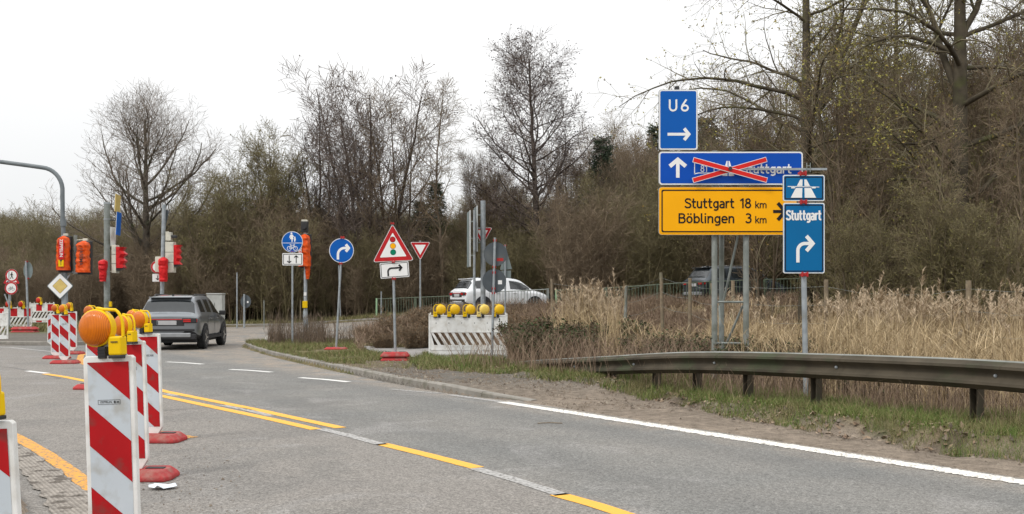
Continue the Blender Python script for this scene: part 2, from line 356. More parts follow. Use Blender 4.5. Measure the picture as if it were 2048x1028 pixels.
RX = [-60, -18, -12, -7, -1, 10, 30, 60]; RZ = [0, 0, .10, .42, .86, 1.32, 2.0, 2.6]
def ramp(x, y): return np.interp(x, RX, RZ) * ss(y, 36, 44.5)
def g2(px, py, z=0.0): v = G(px, py, z); return (v.x, v.y)
EL0 = Vector((0, 14.8)); EL1 = Vector((4.2, 8.4)); ELd = (EL1 - EL0).normalized(); ELn = Vector((-ELd.y, ELd.x))
def el(t, off=0.0): p = EL0 + ELd * t + ELn * off; return (p.x, p.y)
KERB = [g2(1062, 803), g2(1000, 799), g2(900, 787), g2(770, 763), g2(650, 737), g2(575, 720), g2(535, 710), g2(508, 701), (-8.5, 32.6), (-8.75, 33.5), (-8.6, 34.4), (-8.0, 35.0), (-6.6, 35.5), (-5.4, 35.8), (-4.9, 36.6), (-4.8, 38.5), (-4.6, 41.5), (-3.9, 44.6), (-3, 45.6)]
NEARISLE = [(-2.7, 3), (-3.0, 5.5), (-3.45, 7.2), (-4.0, 8.1), (-4.65, 9.0), (-5.4, 9.7), (-6.6, 10.3), (-9, 10.8), (-30, 12)]
LEFTK = [(-45, 34.8), (-30, 34.5), (-17.2, 33.9), (-14.6, 33.6), (-13.7, 34.2), (-13.3, 35.5), (-13.6, 38), (-15.5, 44), (-19, 50), (-24, 53.5), (-60, 56)]
BACKK = [(-60, 60), (-24, 56.4), (-15.4, 55.4), (-10, 55), (-7, 54.7), (0, 54), (10, 52.5), (26, 46)]
ROAD = [el(-1, .17) if 0 else el(-.2, .28), el(4, .22), el(8, .2), el(14, .2)] [::-1] + KERB + [(0, 45.8), (10, 44.4), (22, 40.5), (34, 34), (42, 40), (26, 47)] + BACKK[::-1][1:] + LEFTK[::-1] + NEARISLE[::-1] + [(-2.4, 0)]
ROAD = ROAD[4 - 4:]
if True:
    p = el(17, .2); ROAD = [p] + ROAD
VERGE = [g2(866, 742, .1), g2(1000, 752, .08), g2(1100, 768, .05), g2(1200, 778, .05), g2(1300, 797, .04), g2(1400, 816, .03), g2(1500, 836, .03), g2(1600, 856, .03), g2(1800, 888, .03), g2(2048, 920, .03), g2(2400, 960, .03), (14, 4), (60, 3), (60, 42), (20, 41), (5, 43.5), (-3, 44), (-3.3, 38), (-3.2, 30), (-2.6, 24.5)]
PATH = [g2(722, 693, .12), g2(860, 700, .12), g2(1015, 711, .12), g2(1015, 726, .12), g2(900, 727, .12), g2(800, 714, .12), g2(742, 704, .12)]
def heights(x, y, detail=True):
    mr = sdist(x, y, ROAD); mv = sdist(x, y, VERGE)
    rp = ramp(x, y)
    right = (x > -9.0) & (y < 46)
    curb = np.where(right & (x > -2.4 - (y - 15) * .8), .125 * ss(y, 15.3, 17.2), .125)
    curb = np.where(y > 50, .13, curb)
    z = curb * ss(-mr, -.02, .03)
    bank = np.interp(y, [3, 11, 15, 18, 24], [.22, .19, .11, .05, .03])
    nb = fbm(x, y, 1.3, 5) - .5
    z = z + np.where(mv > -1, bank * ss(mv + nb * .5, 0.0, .35), 0)
    # drain away behind the guard rail
    z = z - .35 * ss(mv, 2.6, 5.0) * ss(x, -1, 1.5) * (1 - ss(y, 30, 38))
    if detail:
        off = ss(-mr, .05, .6)
        z = z + off * (.035 * (fbm(x, y, 2.2, 9) - .5) + np.where(mv > -.4, .06 * (fbm(x, y, 4.5, 14) - .5), 0))
        e = ELn.x * (x - EL0.x) + ELn.y * (y - EL0.y)
        z = z + np.where((~(z > .1)) & (mr < 0), .016 * fbm(x, y, 5, 30), 0)
    z = z + rp
    hill = ss(y, 60, 150) * 6 + ss(x, 22, 70) * 3 * ss(y, 20, 50)
    z = z + hill
    return np.where(mr > .02, rp - .07, z), mr, mv
def H(x, y):
    z, mr, _ = heights(np.array([float(x)]), np.array([float(y)]), False)
    return float(z[0]) + (.07 if mr[0] > .02 else 0)
def HV(x, y): return heights(np.asarray(x, float), np.asarray(y, float))[0]
xs = np.unique(np.concatenate([-np.geomspace(12, 420, 50), np.arange(-12, 9, .105), np.geomspace(9, 420, 70)]))
ys = np.unique(np.concatenate([[-30, -10, 0, 2], np.arange(3, 21, .105), np.arange(21, 30, .22), np.arange(30, 60, .5), np.geomspace(60, 900, 40)]))
X, Y = np.meshgrid(xs, ys); Z, MR, MV = heights(X.ravel(), Y.ravel()); XX, YY = X.ravel(), Y.ravel()
ny, nx = X.shape; I = np.arange(ny * nx).reshape(ny, nx)
quads = np.stack([I[:-1, :-1], I[:-1, 1:], I[1:, 1:], I[1:, :-1]], -1).reshape(-1, 4)
V = np.stack([XX, YY, Z], 1)
n1 = fbm(XX, YY, .9, 40)[:, None]; n2 = fbm(XX, YY, 3.5, 44)[:, None]; n3 = fbm(XX, YY, 9, 48)[:, None]
C = lambda *c: np.array(c)[None, :]
dirt = C(.205, .168, .132) * (.75 + .5 * n2); soil = C(.085, .065, .048) * (.7 + .7 * n3); gravel = C(.135, .122, .105) * (.8 + .4 * n2)
grass = C(.10, .11, .045) * (.6 + .8 * n2); litter = C(.17, .125, .08) * (.6 + .8 * n2)
def lerp(a, b, t): return a * (1 - t) + b * t
col = dirt
isl = (XX > -9.5) & (YY > 15.4) & (YY < 46)
t = (ss(YY, 15.6, 18) * ((XX < 1.5))).reshape(-1, 1); col = lerp(col, gravel, t)
mvc = MV[:, None]; tn = mvc + (n1 - .5) * .6
bank = ss(tn, -.12, .02) * (1 - ss(tn, .22, .5)) * (1 - ss(YY, 14, 16.5))[:, None]
col = lerp(col, lerp(grass, litter, np.clip(n2 * 1.4 - .2, 0, 1)), ss(tn, -.02, .2))
col = lerp(col, soil, bank * .9 * ss(n1, .42, .6))
col = lerp(col, litter * .7, ss(mvc, 1.3, 2.4))
iso = ((XX < -2.2) & (XX > -9.4) & (YY > 20.5) & (YY < 46)).astype(float)[:, None] * ss(n1 * .6 + ss(YY, 19, 24)[:, None], .45, .7)
col = lerp(col, lerp(grass, litter, n2), iso)
leftside = ((XX < -12) & (YY > 30)).astype(float)[:, None]; col = lerp(col, lerp(gravel, grass * 1.1, ss(YY, 40, 46)[:, None]), leftside)
far = ss(YY, 47, 56)[:, None]; col = lerp(col, lerp(litter * .75, grass * 1.1, n1 * .6), far)
col = lerp(col, C(.10, .075, .05) * (.6 + .8 * n1), ss(YY, 58, 62)[:, None])
def paint(me, col):
    at = me.color_attributes.new('tone', 'FLOAT_COLOR', 'POINT')
    at.data.foreach_set('color', np.concatenate([col, np.ones((len(col), 1))], 1).astype(np.float32).ravel())
def toned(name, bump=.9, sc1=60, sc2=9):
    m = bpy.data.materials.new(name); m.use_nodes = True; nt = m.node_tree; b = nt.nodes['Principled BSDF']; b.inputs['Roughness'].default_value = .95; b.inputs['Specular IOR Level'].default_value = .15
    a = nt.nodes.new('ShaderNodeAttribute'); a.attribute_name = 'tone'; tc = nt.nodes.new('ShaderNodeTexCoord')
    n = nt.nodes.new('ShaderNodeTexNoise'); n.inputs['Scale'].default_value = sc1; n.inputs['Detail'].default_value = 6; nt.links.new(tc.outputs['Object'], n.inputs['Vector'])
    n2 = nt.nodes.new('ShaderNodeTexNoise'); n2.inputs['Scale'].default_value = sc2; n2.inputs['Detail'].default_value = 8; nt.links.new(tc.outputs['Object'], n2.inputs['Vector'])
    ad = nt.nodes.new('ShaderNodeMath'); nt.links.new(n.outputs['Fac'], ad.inputs[0]); nt.links.new(n2.outputs['Fac'], ad.inputs[1])
    mr = nt.nodes.new('ShaderNodeMapRange'); mr.inputs['From Min'].default_value = .6; mr.inputs['From Max'].default_value = 1.4; mr.inputs['To Min'].default_value = .45; mr.inputs['To Max'].default_value = 1.55
    nt.links.new(ad.outputs[0], mr.inputs['Value'])
    vm = nt.nodes.new('ShaderNodeVectorMath'); vm.operation = 'SCALE'; nt.links.new(a.outputs['Color'], vm.inputs[0]); nt.links.new(mr.outputs[0], vm.inputs['Scale'])
    nt.links.new(vm.outputs[0], b.inputs['Base Color'])
    bp = nt.nodes.new('ShaderNodeBump'); bp.inputs['Strength'].default_value = bump; bp.inputs['Distance'].default_value = .02
    nt.links.new(ad.outputs[0], bp.inputs['Height']); nt.links.new(bp.outputs[0], b.inputs['Normal']); return m
me = npmesh('ground', V, quads, toned('soil_and_verge'), smooth=True); paint(me, col)
ground = put(me, 'ground'); tag(ground, 'verge and woodland soil with dirt shoulder and leaf litter', kind='structure')

# ---- asphalt
def asphalt():
    m = bpy.data.materials.new('worn_asphalt'); m.use_nodes = True; nt = m.node_tree; b = nt.nodes['Principled BSDF']; L = nt.links.new
    b.inputs['Roughness'].default_value = .88; b.inputs['Specular IOR Level'].default_value = .25
    N = nt.nodes.new; geo = N('ShaderNodeNewGeometry'); pos = geo.outputs['Position']
    def noise(s, d=4, dist=0.0):
        n = N('ShaderNodeTexNoise'); n.inputs['Scale'].default_value = s; n.inputs['Detail'].default_value = d; n.inputs['Distortion'].default_value = dist; L(pos, n.inputs['Vector']); return n.outputs['Fac']
    def mr(v, a, c, lo=0., hi=1.):
        n = N('ShaderNodeMapRange'); n.inputs['From Min'].default_value = a; n.inputs['From Max'].default_value = c; n.inputs['To Min'].default_value = lo; n.inputs['To Max'].default_value = hi; L(v, n.inputs['Value']); return n.outputs[0]
    def mx(f, c1, c2):
        n = N('ShaderNodeMixRGB')
        for s, c in ((n.inputs['Color1'], c1), (n.inputs['Color2'], c2)):
            if isinstance(c, tuple): s.default_value = (*c, 1)
            else: L(c, s)
        if isinstance(f, float): n.inputs['Fac'].default_value = f
        else: L(f, n.inputs['Fac'])
        return n.outputs[0]
    def mul(a, c):
        n = N('ShaderNodeMath'); n.operation = 'MULTIPLY'; L(a, n.inputs[0])
        if isinstance(c, float): n.inputs[1].default_value = c
        else: L(c, n.inputs[1])
        return n.outputs[0]
    dot = N('ShaderNodeVectorMath'); dot.operation = 'DOT_PRODUCT'; L(pos, dot.inputs[0]); dot.inputs[1].default_value = (ELn.x, ELn.y, 0)
    d = dot.outputs['Value']; e0 = EL0.dot(ELn)
    lane = mr(d, e0 - 3.45, e0 - 3.25)
    base = mx(lane, (.20, .185, .168), (.163, .161, .152))
    base = mx(mr(noise(.55, 3), .35, .65), base, mx(.5, base, (.215, .20, .18))); base = mx(mul(mr(noise(.33, 6, 2.0), .52, .62), .3), base, (.12, .118, .112))
    # tyre tracks along the lane, slightly darker polished bands
    for o in (-.75, -2.55):
        a = N('ShaderNodeMath'); a.operation = 'SUBTRACT'; L(d, a.inputs[0]); a.inputs[1].default_value = e0 + o
        ab = N('ShaderNodeMath'); ab.operation = 'ABSOLUTE'; L(a.outputs[0], ab.inputs[0])
        base = mx(mul(mr(ab.outputs[0], .5, .12), .30), base, (.115, .115, .112))
    stain = mul(mr(noise(1.3, 5, .8), .62, .74), .4); base = mx(stain, base, (.105, .10, .095))
    # dust near the right edge and chalky scuffs
    n5 = noise(2.2, 5, .6)
    edge = mr(d, e0 - .55, e0 + .15); base = mx(mul(edge, mr(n5, .35, .7)), base, (.27, .225, .18))
    scuff = mul(mr(noise(.8, 6, 1.2), .56, .70), .5); base = mx(scuff, base, (.26, .25, .24))
    # aggregate
    vo = N('ShaderNodeTexVoronoi'); vo.inputs['Scale'].default_value = 95; L(pos, vo.inputs['Vector'])
    sp = N('ShaderNodeSeparateColor'); L(vo.outputs['Color'], sp.inputs[0])
    g = mr(sp.outputs[0], 0, 1, .62, 1.42); vo2 = N('ShaderNodeTexVoronoi'); vo2.inputs['Scale'].default_value = 38; L(pos, vo2.inputs['Vector'])
    sp2 = N('ShaderNodeSeparateColor'); L(vo2.outputs['Color'], sp2.inputs[0]); g2_ = mr(sp2.outputs[1], 0, 1, .86, 1.14)
    sc_ = N('ShaderNodeVectorMath'); sc_.operation = 'SCALE'; L(base, sc_.inputs[0]); L(mul(g, g2_), sc_.inputs['Scale'])
    # fine cracks
    L(sc_.outputs[0], b.inputs['Base Color'])
    bp = N('ShaderNodeBump'); bp.inputs['Strength'].default_value = .5; bp.inputs['Distance'].default_value = .004; L(vo.outputs['Distance'], bp.inputs['Height']); L(bp.outputs[0], b.inputs['Normal'])
    return m
ASPH = asphalt()
def sheet(name, poly, dz, mat, parent=None, step=1.2, zf=None, jag=0):
    bm = bmesh.new(); vs = [bm.verts.new((x, y, 0)) for x, y in poly]
    from mathutils.geometry import tessellate_polygon
    for t in tessellate_polygon([[Vector((x, y, 0)) for x, y in poly]]):
        try: bm.faces.new([vs[i] for i in t])
        except ValueError: pass
    x0, x1 = min(p[0] for p in poly), max(p[0] for p in poly); y0, y1 = min(p[1] for p in poly), max(p[1] for p in poly)
    if step:
        for a0, a1, no in ((x0, x1, (1, 0, 0)), (y0, y1, (0, 1, 0))):
            a = math.ceil(a0 / step) * step
            while a < a1:
                bmesh.ops.bisect_plane(bm, geom=bm.verts[:] + bm.edges[:] + bm.faces[:], plane_co=tuple(a * c for c in no), plane_no=no); a += step
    bm.normal_update()
    for f in bm.faces:
        if f.normal.z < 0: f.normal_flip()
    for v in bm.verts: v.co.z = (float(ramp(v.co.x, v.co.y)) if zf is None else zf(v.co.x, v.co.y)) + dz
    me = bpy.data.meshes.new(name); bm.to_mesh(me); bm.free(); me.materials.append(mat)
    return put(me, name, parent)
road = sheet('road', ROAD, 0, ASPH, step=2.0); tag(road, 'worn grey asphalt road curving left to the junction', kind='structure')
# gentle shape only on the ramp, flat elsewhere
path = sheet('footpath', PATH, .012, pm('pale_footpath_asphalt', (.25, .235, .22), (.20, .19, .18), rough=.9, scale=4, bump=.3), step=.6, zf=lambda x, y: H(x, y) + .01)
tag(path, 'pale asphalt footpath crossing behind the kerb', kind='structure')
# ---- painted markings (parts of the road)
def paintmat(name, c, wear=.5, scale=22, under=(.17, .16, .15)):
    m = bpy.data.materials.new(name); m.use_nodes = True; nt = m.node_tree; b = nt.nodes['Principled BSDF']; b.inputs['Roughness'].default_value = .7; L = nt.links.new
    geo = nt.nodes.new('ShaderNodeNewGeometry'); n = nt.nodes.new('ShaderNodeTexNoise'); n.inputs['Scale'].default_value = scale; n.inputs['Detail'].default_value = 8; L(geo.outputs['Position'], n.inputs['Vector'])
    cr = nt.nodes.new('ShaderNodeValToRGB'); cr.color_ramp.elements[0].position = wear - .06; cr.color_ramp.elements[0].color = (*under, 1); cr.color_ramp.elements[1].position = wear + .06; cr.color_ramp.elements[1].color = (*c, 1)
    L(n.outputs['Fac'], cr.inputs[0]); L(cr.outputs[0], b.inputs['Base Color']); return m
YEL = paintmat('yellow_marking', (.76, .38, .04), .28); YELW = paintmat('worn_yellow_marking', (.66, .30, .03), .45, 26, (.22, .16, .10))
WHT = paintmat('white_marking', (.68, .67, .64), .3); WHTW = paintmat('worn_white_marking', (.38, .37, .355), .46, 26); WHTF = paintmat('faint_white_marking', (.34, .33, .31), .5, 30)
def mark(name, pix, mat, dz=.004, pts=None, label=None):
    poly = [g2(*p) for p in pix] if pts is None else pts
    # subdivide the long edges and fray them a little
    o = []
    for i in range(len(poly)):
        a = Vector(poly[i]); c = Vector(poly[(i + 1) % len(poly)]); k = max(1, int((c - a).length / .12)); nn = Vector((-(c - a).y, (c - a).x)).normalized()
        for j in range(k):
            q = a.lerp(c, j / k) + nn * (0 if j == 0 else random.uniform(-.004, .004)); o.append((q.x, q.y))
    s = sheet(name, o, dz, mat, road, step=0)
    if label: s['label'] = label
    return s
def band(name, pix, width, mat, dz=.004, cuts=True):
    """centre line in pixels -> strip of true width"""
    c = [Vector(g2(*p)) for p in pix]; L = []; Rr = []
    for i, p in enumerate(c):
        t = (c[min(i + 1, len(c) - 1)] - c[max(i - 1, 0)]).normalized(); n = Vector((-t.y, t.x)); L.append(p + n * width / 2); Rr.append(p - n * width / 2)
    return mark(name, None, mat, dz, pts=[tuple(q) for q in L] + [tuple(q) for q in reversed(Rr)])
band('white_dash', [(334, 724), (368, 725.5), (405, 728.5)], .15, WHT)
band('white_dash', [(460, 739), (500, 741), (543, 744.5)], .15, WHT)
band('white_dash', [(600, 755.5), (648, 759), (697, 764)], .15, WHT)
band('white_dash', [(780, 778.5), (830, 783), (882, 787)], .13, WHTF)
band('white_dash', [(900, 790), (960, 798), (1018, 806)], .12, WHTW)
band('white_dash', [(54, 742), (95, 747)], .14, WHT)
band('white_line', [(-40, 693), (20, 695), (60, 699), (112, 704)], .14, WHTW)
band('yellow_line', [(90, 748), (130, 754), (180, 764), (250, 777)], .15, YEL)
band('yellow_line', [(180, 750), (300, 774), (330, 783), (420, 801), (520, 821), (600, 838.5), (682, 856)], .15, YEL)
band('yellow_line', [(200, 768), (300, 787), (330, 793.5), (430, 815), (530, 836), (632, 859)], .15, YEL)
band('old_white_dash', [(331, 787.5), (352, 792)], .12, WHTW)
band('old_white_dash', [(445, 811), (490, 819), (542, 832)], .12, WHTW)
band('old_white_dash', [(642, 858), (700, 872), (766, 890)], .13, WHTW)
band('yellow_line', [(762, 888), (850, 909), (955, 936)], .15, YEL)
band('old_white_dash', [(950, 937), (1030, 960), (1125, 991)], .13, WHTW)
band('yellow_line', [(1115, 989), (1190, 1010), (1275, 1038), (1400, 1080)], .15, YEL)
band('yellow_line', [(-60, 835), (0, 857), (40, 878), (90, 907), (140, 942), (180, 975), (230, 1020)], .15, YELW)
band('tyre_mark', [(-30, 731), (30, 736), (70, 744), (120, 757)], .05, paintmat('rubber_streak', (.10, .095, .09), .42, 12, (.19, .18, .165)), .003)
band('yellow_line', [(172, 706), (162, 711), (160, 718), (164, 726), (178, 731)], .16, YELW)
band('yellow_line', [(300, 862), (340, 870), (384, 876)], .17, YELW)
# profiled edge line: agglomerated blobs of paint
def edge_line():
    n = 900; t = np.linspace(-.25, 16, n); a = []
    k = 7; off = np.linspace(-.105, .105, k)
    tt, oo = np.meshgrid(t, off, indexing='ij'); rr = np.random.default_rng(3)
    jag = (rr.random(tt.shape) - .5) * .03; ed = np.abs(oo) > .1
    oo2 = oo + np.where(ed, (rr.random(tt.shape) - .5) * .05, jag * .4) * ss(tt, -.3, 1.5)
    z = .004 + np.where(ed, 0, .014 * rr.random(tt.shape)) * ss(tt, 0, 1.5) + .001
    x = EL0.x + ELd.x * tt + ELn.x * oo2; y = EL0.y + ELd.y * tt + ELn.y * oo2
    V = np.stack([x, y, z], -1).reshape(-1, 3); I = np.arange(n * k).reshape(n, k)
    F = np.stack([I[:-1, :-1], I[1:, :-1], I[1:, 1:], I[:-1, 1:]], -1).reshape(-1, 4)
    put(npmesh('edge_line', V, F, paintmat('profiled_edge_paint', (.70, .68, .63), .42, 42, (.36, .33, .29))), 'edge_line', road)
edge_line()
# milled, grooved strip beside the near island
def milled():
    poly = [g2(20, 880), g2(60, 902), g2(120, 942), g2(180, 990), g2(240, 1060), g2(110, 1060), g2(84, 1000), g2(45, 945), g2(-10, 900)]
    px_, py_ = [p[0] for p in poly], [p[1] for p in poly]; st = .011
    x = np.arange(min(px_), max(px_), st); y = np.arange(min(py_), max(py_), st); X_, Y_ = np.meshgrid(x, y); d = sdist(X_.ravel(), Y_.ravel(), poly).reshape(X_.shape) + .06 * (vnoise(X_, Y_, 6, 3) - .5)
    a = math.atan2(poly[3][1] - poly[1][1], poly[3][0] - poly[1][0]); q = -X_ * math.sin(a) + Y_ * math.cos(a); al = X_ * math.cos(a) + Y_ * math.sin(a)
    g = np.abs(np.sin(q / .034 * math.pi + .6 * vnoise(al, q, 2.5, 8))); br = vnoise(X_, Y_, 9, 12); z = .003 + .006 * g * (br > .25) + .004 * br
    n_ = X_.shape[1]; I = np.arange(X_.size).reshape(X_.shape); ok = (d[:-1, :-1] > 0) & (d[1:, 1:] > 0); F = np.stack([I[:-1, :-1], I[:-1, 1:], I[1:, 1:], I[1:, :-1]], -1)[ok]
    me = npmesh('milled_strip', np.stack([X_, Y_, z], -1).reshape(-1, 3), F, toned('milled_surface', .4, 90, 14))
    c = lerp(np.array([[.12, .105, .09]]), np.array([[.33, .30, .265]]), (g * (br > .28) * .8 + .2 * br).reshape(-1, 1)); paint(me, c); put(me, 'milled_strip', road)
milled()
# dark sealed cracks and small stones on the road
mbk = MB()
for q in ([(1063, 846.5), (1100, 848.5)], [(1062, 848), (1090, 846)]):
    pass
# ---------------------------------------------------------------- kerbs: one object per stone
def kerb_run(pts, label, name='kerb', side=1, z0=0.0, w=.15, hh=.13, stone=1.0, drop=None, until=1e9):
    root = empty(name, (pts[0][0], pts[0][1], 0), label, None); root['kind'] = 'structure'
    c = [Vector(p) for p in pts]; seg = [(c[i + 1] - c[i]).length for i in range(len(c) - 1)]; tot = min(sum(seg), until)
    def at(s):
        for i, l in enumerate(seg):
            if s <= l or i == len(seg) - 1: return c[i].lerp(c[i + 1], max(0, min(1, s / l)))
            s -= l
    n = int(tot / stone)
    for k in range(n):
        a = at(k * stone + .006); b_ = at((k + 1) * stone - .006); d = (b_ - a).normalized(); nn = Vector((-d.y, d.x)) * side
        ha, hb = (hh, hh) if drop is None else (drop(k * stone), drop((k + 1) * stone))
        j = random.uniform(-.004, .004); vs = []
        for p, h in ((a, ha + j), (b_, hb + j)):
            gz = float(ramp(p.x, p.y)) + z0; q = p - Vector((0, 0))
            for off, z in ((0, -.1), (0, h - .02), (.02, h), (w, h), (w, -.1)):
                r = q + nn * off; vs.append((r.x - pts[0][0], r.y - pts[0][1], gz + z))
        fs = [(i, (i + 1) % 5, 5 + (i + 1) % 5, 5 + i) for i in range(5)] + [(4, 3, 2, 1, 0), (5, 6, 7, 8, 9)]
        MB().add(vs, fs).build('kerb_stone', M['kerb'], root, fix=True)
    return root
kerb_run(KERB, 'pale concrete kerb round the grassy island, dropping to the road at its near end', side=-1, drop=lambda s: .02 + .11 * float(ss(s, 0, 1.8)), until=33)
kerb_run([(-2.85, 4.2)] + NEARISLE[1:8], 'dirty kerb beside the nearest beacons at the bottom left', side=1, hh=.12, w=.14, stone=.5)
kerb_run(LEFTK[1:9], 'kerb of the far left pavement below the barriers', side=1, hh=.13)
kerb_run(BACKK[1:7], 'kerb along the far side of the junction below the hedge', side=1, hh=.14)
# ================================================================ BIG DIRECTION SIGN
def arrow_right(mb, x0, x1, z, w, hd, y, mi=0):
    mb.ribbon([(x0, z), (x1 - w * .6, z)], w, y, mi)
    mb.ribbon([(x1 - hd * .98, z + hd), (x1 - w * .35, z), (x1 - hd * .98, z - hd)], w * 1.15, y - .0005, mi)
def arrow_up(mb, x, z0, z1, w, hd, y, mi=0):
    mb.ribbon([(x, z0), (x, z1 - w * .6)], w, y, mi)
    mb.ribbon([(x - hd, z1 - hd * .98), (x, z1 - w * .35), (x + hd, z1 - hd * .98)], w * 1.15, y - .0005, mi)
def arrow_turn(mb, x0, z0, x1, z1, w, y, hd, mi=0, rad=None):
    """up then right"""
    r = rad or min(x1 - x0, z1 - z0) * .45
    pts = [(x0, z0), (x0, z1 - r)] + [(x0 + r - r * math.cos(R(a)), z1 - r + r * math.sin(R(a))) for a in range(10, 91, 10)] + [(x1 - w * .6, z1)]
    mb.ribbon(pts, w, y, mi); mb.ribbon([(x1 - hd, z1 + hd), (x1 - w * .35, z1), (x1 - hd, z1 - hd)], w * 1.15, y - .0005, mi)
DS = 16.6
class Canvas:
    """converts photo pixels to local sign coordinates at distance D"""
    def __init__(s, px, D, zb): s.px, s.D, s.k, s.zb = px, D, D / 2048, zb
    def x(s, px): return (px - s.px) * s.k
    def z(s, py): return EYE + (600 - py) * s.k - s.zb
    def l(s, n): return n * s.k
zb = H((1460 - 1024) * DS / 2048, DS)
cv = Canvas(1460, DS, zb)
big = empty('direction_sign', ((1460 - 1024) * DS / 2048, DS, zb), 'large direction sign of stacked blue and yellow boards on lattice posts', 'road sign')
def board(name, x0, y0, x1, y1, face, frame, rim, r, yy=0, line=None, parent=big, cvs=cv, back=.035, edge=2.2, label=None):
    a, b_, c, d = cvs.x(x0), cvs.z(y1), cvs.x(x1), cvs.z(y0); e = cvs.l(edge)
    bd = MB().prism(rrect(a, b_, c, d, r), yy, yy + back, 0).build(name, frame, parent, fix=True, label=label)
    MB().flat(rrect(a + e * .3, b_ + e * .3, c - e * .3, d - e * .3, r * .95), yy - .002).build('border', rim, bd)
    MB().flat(rrect(a + e * 1.4, b_ + e * 1.4, c - e * 1.4, d - e * 1.4, r * .7), yy - .004).build('sign_face', face, bd)
    if line is not None:
        o = rrect(a + e * 2.4, b_ + e * 2.4, c - e * 2.4, d - e * 2.4, r * .6); i = rrect(a + e * 3.6, b_ + e * 3.6, c - e * 3.6, d - e * 3.6, r * .5)
        MB().ring(o, i, yy - .006).build('inner_line', line, bd)
    return bd
u6 = board('blue_board', 1317.5, 179, 1395.5, 300, M['blue'], M['galv'], M['white'], .04, label='upright blue board reading U 6 with an arrow')
def word(par, txt, x0, x1, y, h, w=.15, mt='white', cvs=cv, yy=-.006):
    m = MB(); letter(m, txt, cvs.x(x0), cvs.x(x1), cvs.z(y), cvs.l(h), yy, w); m.build('lettering', M[mt], par)
word(u6, 'U', 1337, 1355, 223, 24); word(u6, '6', 1361, 1377.5, 223, 24)
m = MB(); arrow_right(m, cv.x(1335), cv.x(1379.5), cv.z(268.5), cv.l(5.6), cv.l(11.5), -.006); m.build('arrow', M['white'], u6)
wb_ = board('blue_board', 1317.5, 303, 1606, 370, M['blue2'], M['galv'], M['white'], .05, label='wide blue board with a straight arrow and the 81 motorway crossed out')
m = MB(); arrow_up(m, cv.x(1355.5), cv.z(355.5), cv.z(317), cv.l(7), cv.l(16), -.006); m.build('arrow', M['white'], wb_)
word(wb_, 'Stuttgart', 1482, 1583, 347, 19); word(wb_, '81', 1400.5, 1415, 344, 14, .12)
m = MB()
for pts, w in (([(1389, 325), (1389, 348)], 1.6), ([(1428, 325), (1428, 348)], 1.2), ([(1388, 325.5), (1397, 327), (1420, 327), (1429, 325.5)], 1.6), ([(1388, 348), (1397, 346), (1420, 346), (1429, 348)], 1.8)):
    m.ribbon([(cv.x(a), cv.z(c)) for a, c in pts], cv.l(w), -.006)
m.build('road_number_frame', M['white'], wb_)
def motorway(m, cvs, cx, y0, y1, s, y, bridge=True):
    """two lanes narrowing upwards with a bridge; y0 top, y1 bottom"""
    f = lambda a, b_: (cvs.x(cx + a * s), cvs.z(y0 + (y1 - y0) * b_))
    for sg in (-1, 1):
        for t0, t1 in ((0, .36), (.47, 1)):
            ia, ib = .055 + .03 * t0, .055 + .03 * t1; oa, ob = .20 + .62 * t0, .20 + .62 * t1
            m.flat([f(sg * ia, t0), f(sg * oa, t0), f(sg * ob, t1), f(sg * ib, t1)][::sg], y)
    if bridge:
        m.flat([f(-1.02, .36), f(1.02, .40), f(1.02, .435), f(-1.02, .40)], y - .0005)
        for sg in (-1, 1): m.flat([f(sg * .8, .42), f(sg * .52, .42), f(sg * .56, .49), f(sg * .78, .49)], y)
m = MB(); motorway(m, cv, 1456, 322, 352, 15, -.006, False); m.build('motorway_symbol', M['white'], wb_)
yb = board('yellow_board', 1317.5, 374, 1601, 470, M['yellow'], M['galv'], M['yellow'], .05, line=M['black'], label='wide yellow board listing two towns and distances')
for q in (('Stuttgart', 1369, 1468.5, 416.5, 20, .15), ('18', 1479, 1502, 416.5, 20, .15), ('km', 1509.5, 1533.5, 416.5, 14.5, .14), ('Böblingen', 1356, 1469, 446.5, 20, .15), ('3', 1490.5, 1503, 446.5, 20, .15), ('km', 1509.5, 1533.5, 446.5, 14.5, .14)):
    word(yb, *q, 'black', yy=-.008)
m = MB(); arrow_right(m, cv.x(1546), cv.x(1572), cv.z(423), cv.l(6.2), cv.l(17), -.008); m.build('arrow', M['black'], yb)
for px, dy, w in ((1429, .10, .048), (1443, .62, .045), (1492, .10, .048)):
    xx_ = (px - 1024) * (DS + dy) / 2048 - (1460 - 1024) * DS / 2048; MB().tube([(xx_, dy, -.3), (xx_, dy, cv.z(300 if px == 1429 else 330))], w, 14).build('post', M['galvdark'], big, smooth=True)
MB().tube([(cv.x(1355), .06, cv.z(296)), (cv.x(1355), .06, cv.z(171))], .03, 10).build('post', M['galvdark'], big, smooth=True)
m = MB().box((cv.x(1355), .06, cv.z(175)), (.07, .07, .05)); m.build('post_cap', M['dark'], big)
for py in (604, 687):
    MB().tube([(cv.x(1429), .10, cv.z(py)), (cv.x(1492), .10, cv.z(py))], .018, 8).build('cross_bar', M['galvdark'], big, smooth=True)
for a, c in (((1445, 600), (1480, 472)), ((1452, 686), (1490, 612)), ((1436, 612), (1446, 686))):
    MB().tube([(cv.x(a[0]) + .1, .38, cv.z(a[1])), (cv.x(c[0]), .16, cv.z(c[1]))], .020, 8).build('diagonal_brace', M['galvdark'], big, smooth=True)
for py, xx in ((190, (1330, 1384)), (290, (1330, 1384)), (315, (1340, 1590)), (358, (1340, 1590)), (390, (1340, 1590)), (455, (1340, 1590))):
    MB().box(((cv.x(xx[0]) + cv.x(xx[1])) / 2, .055, cv.z(py)), (cv.x(xx[1]) - cv.x(xx[0]), .03, .05)).build('back_rail', M['galvdark'], big)
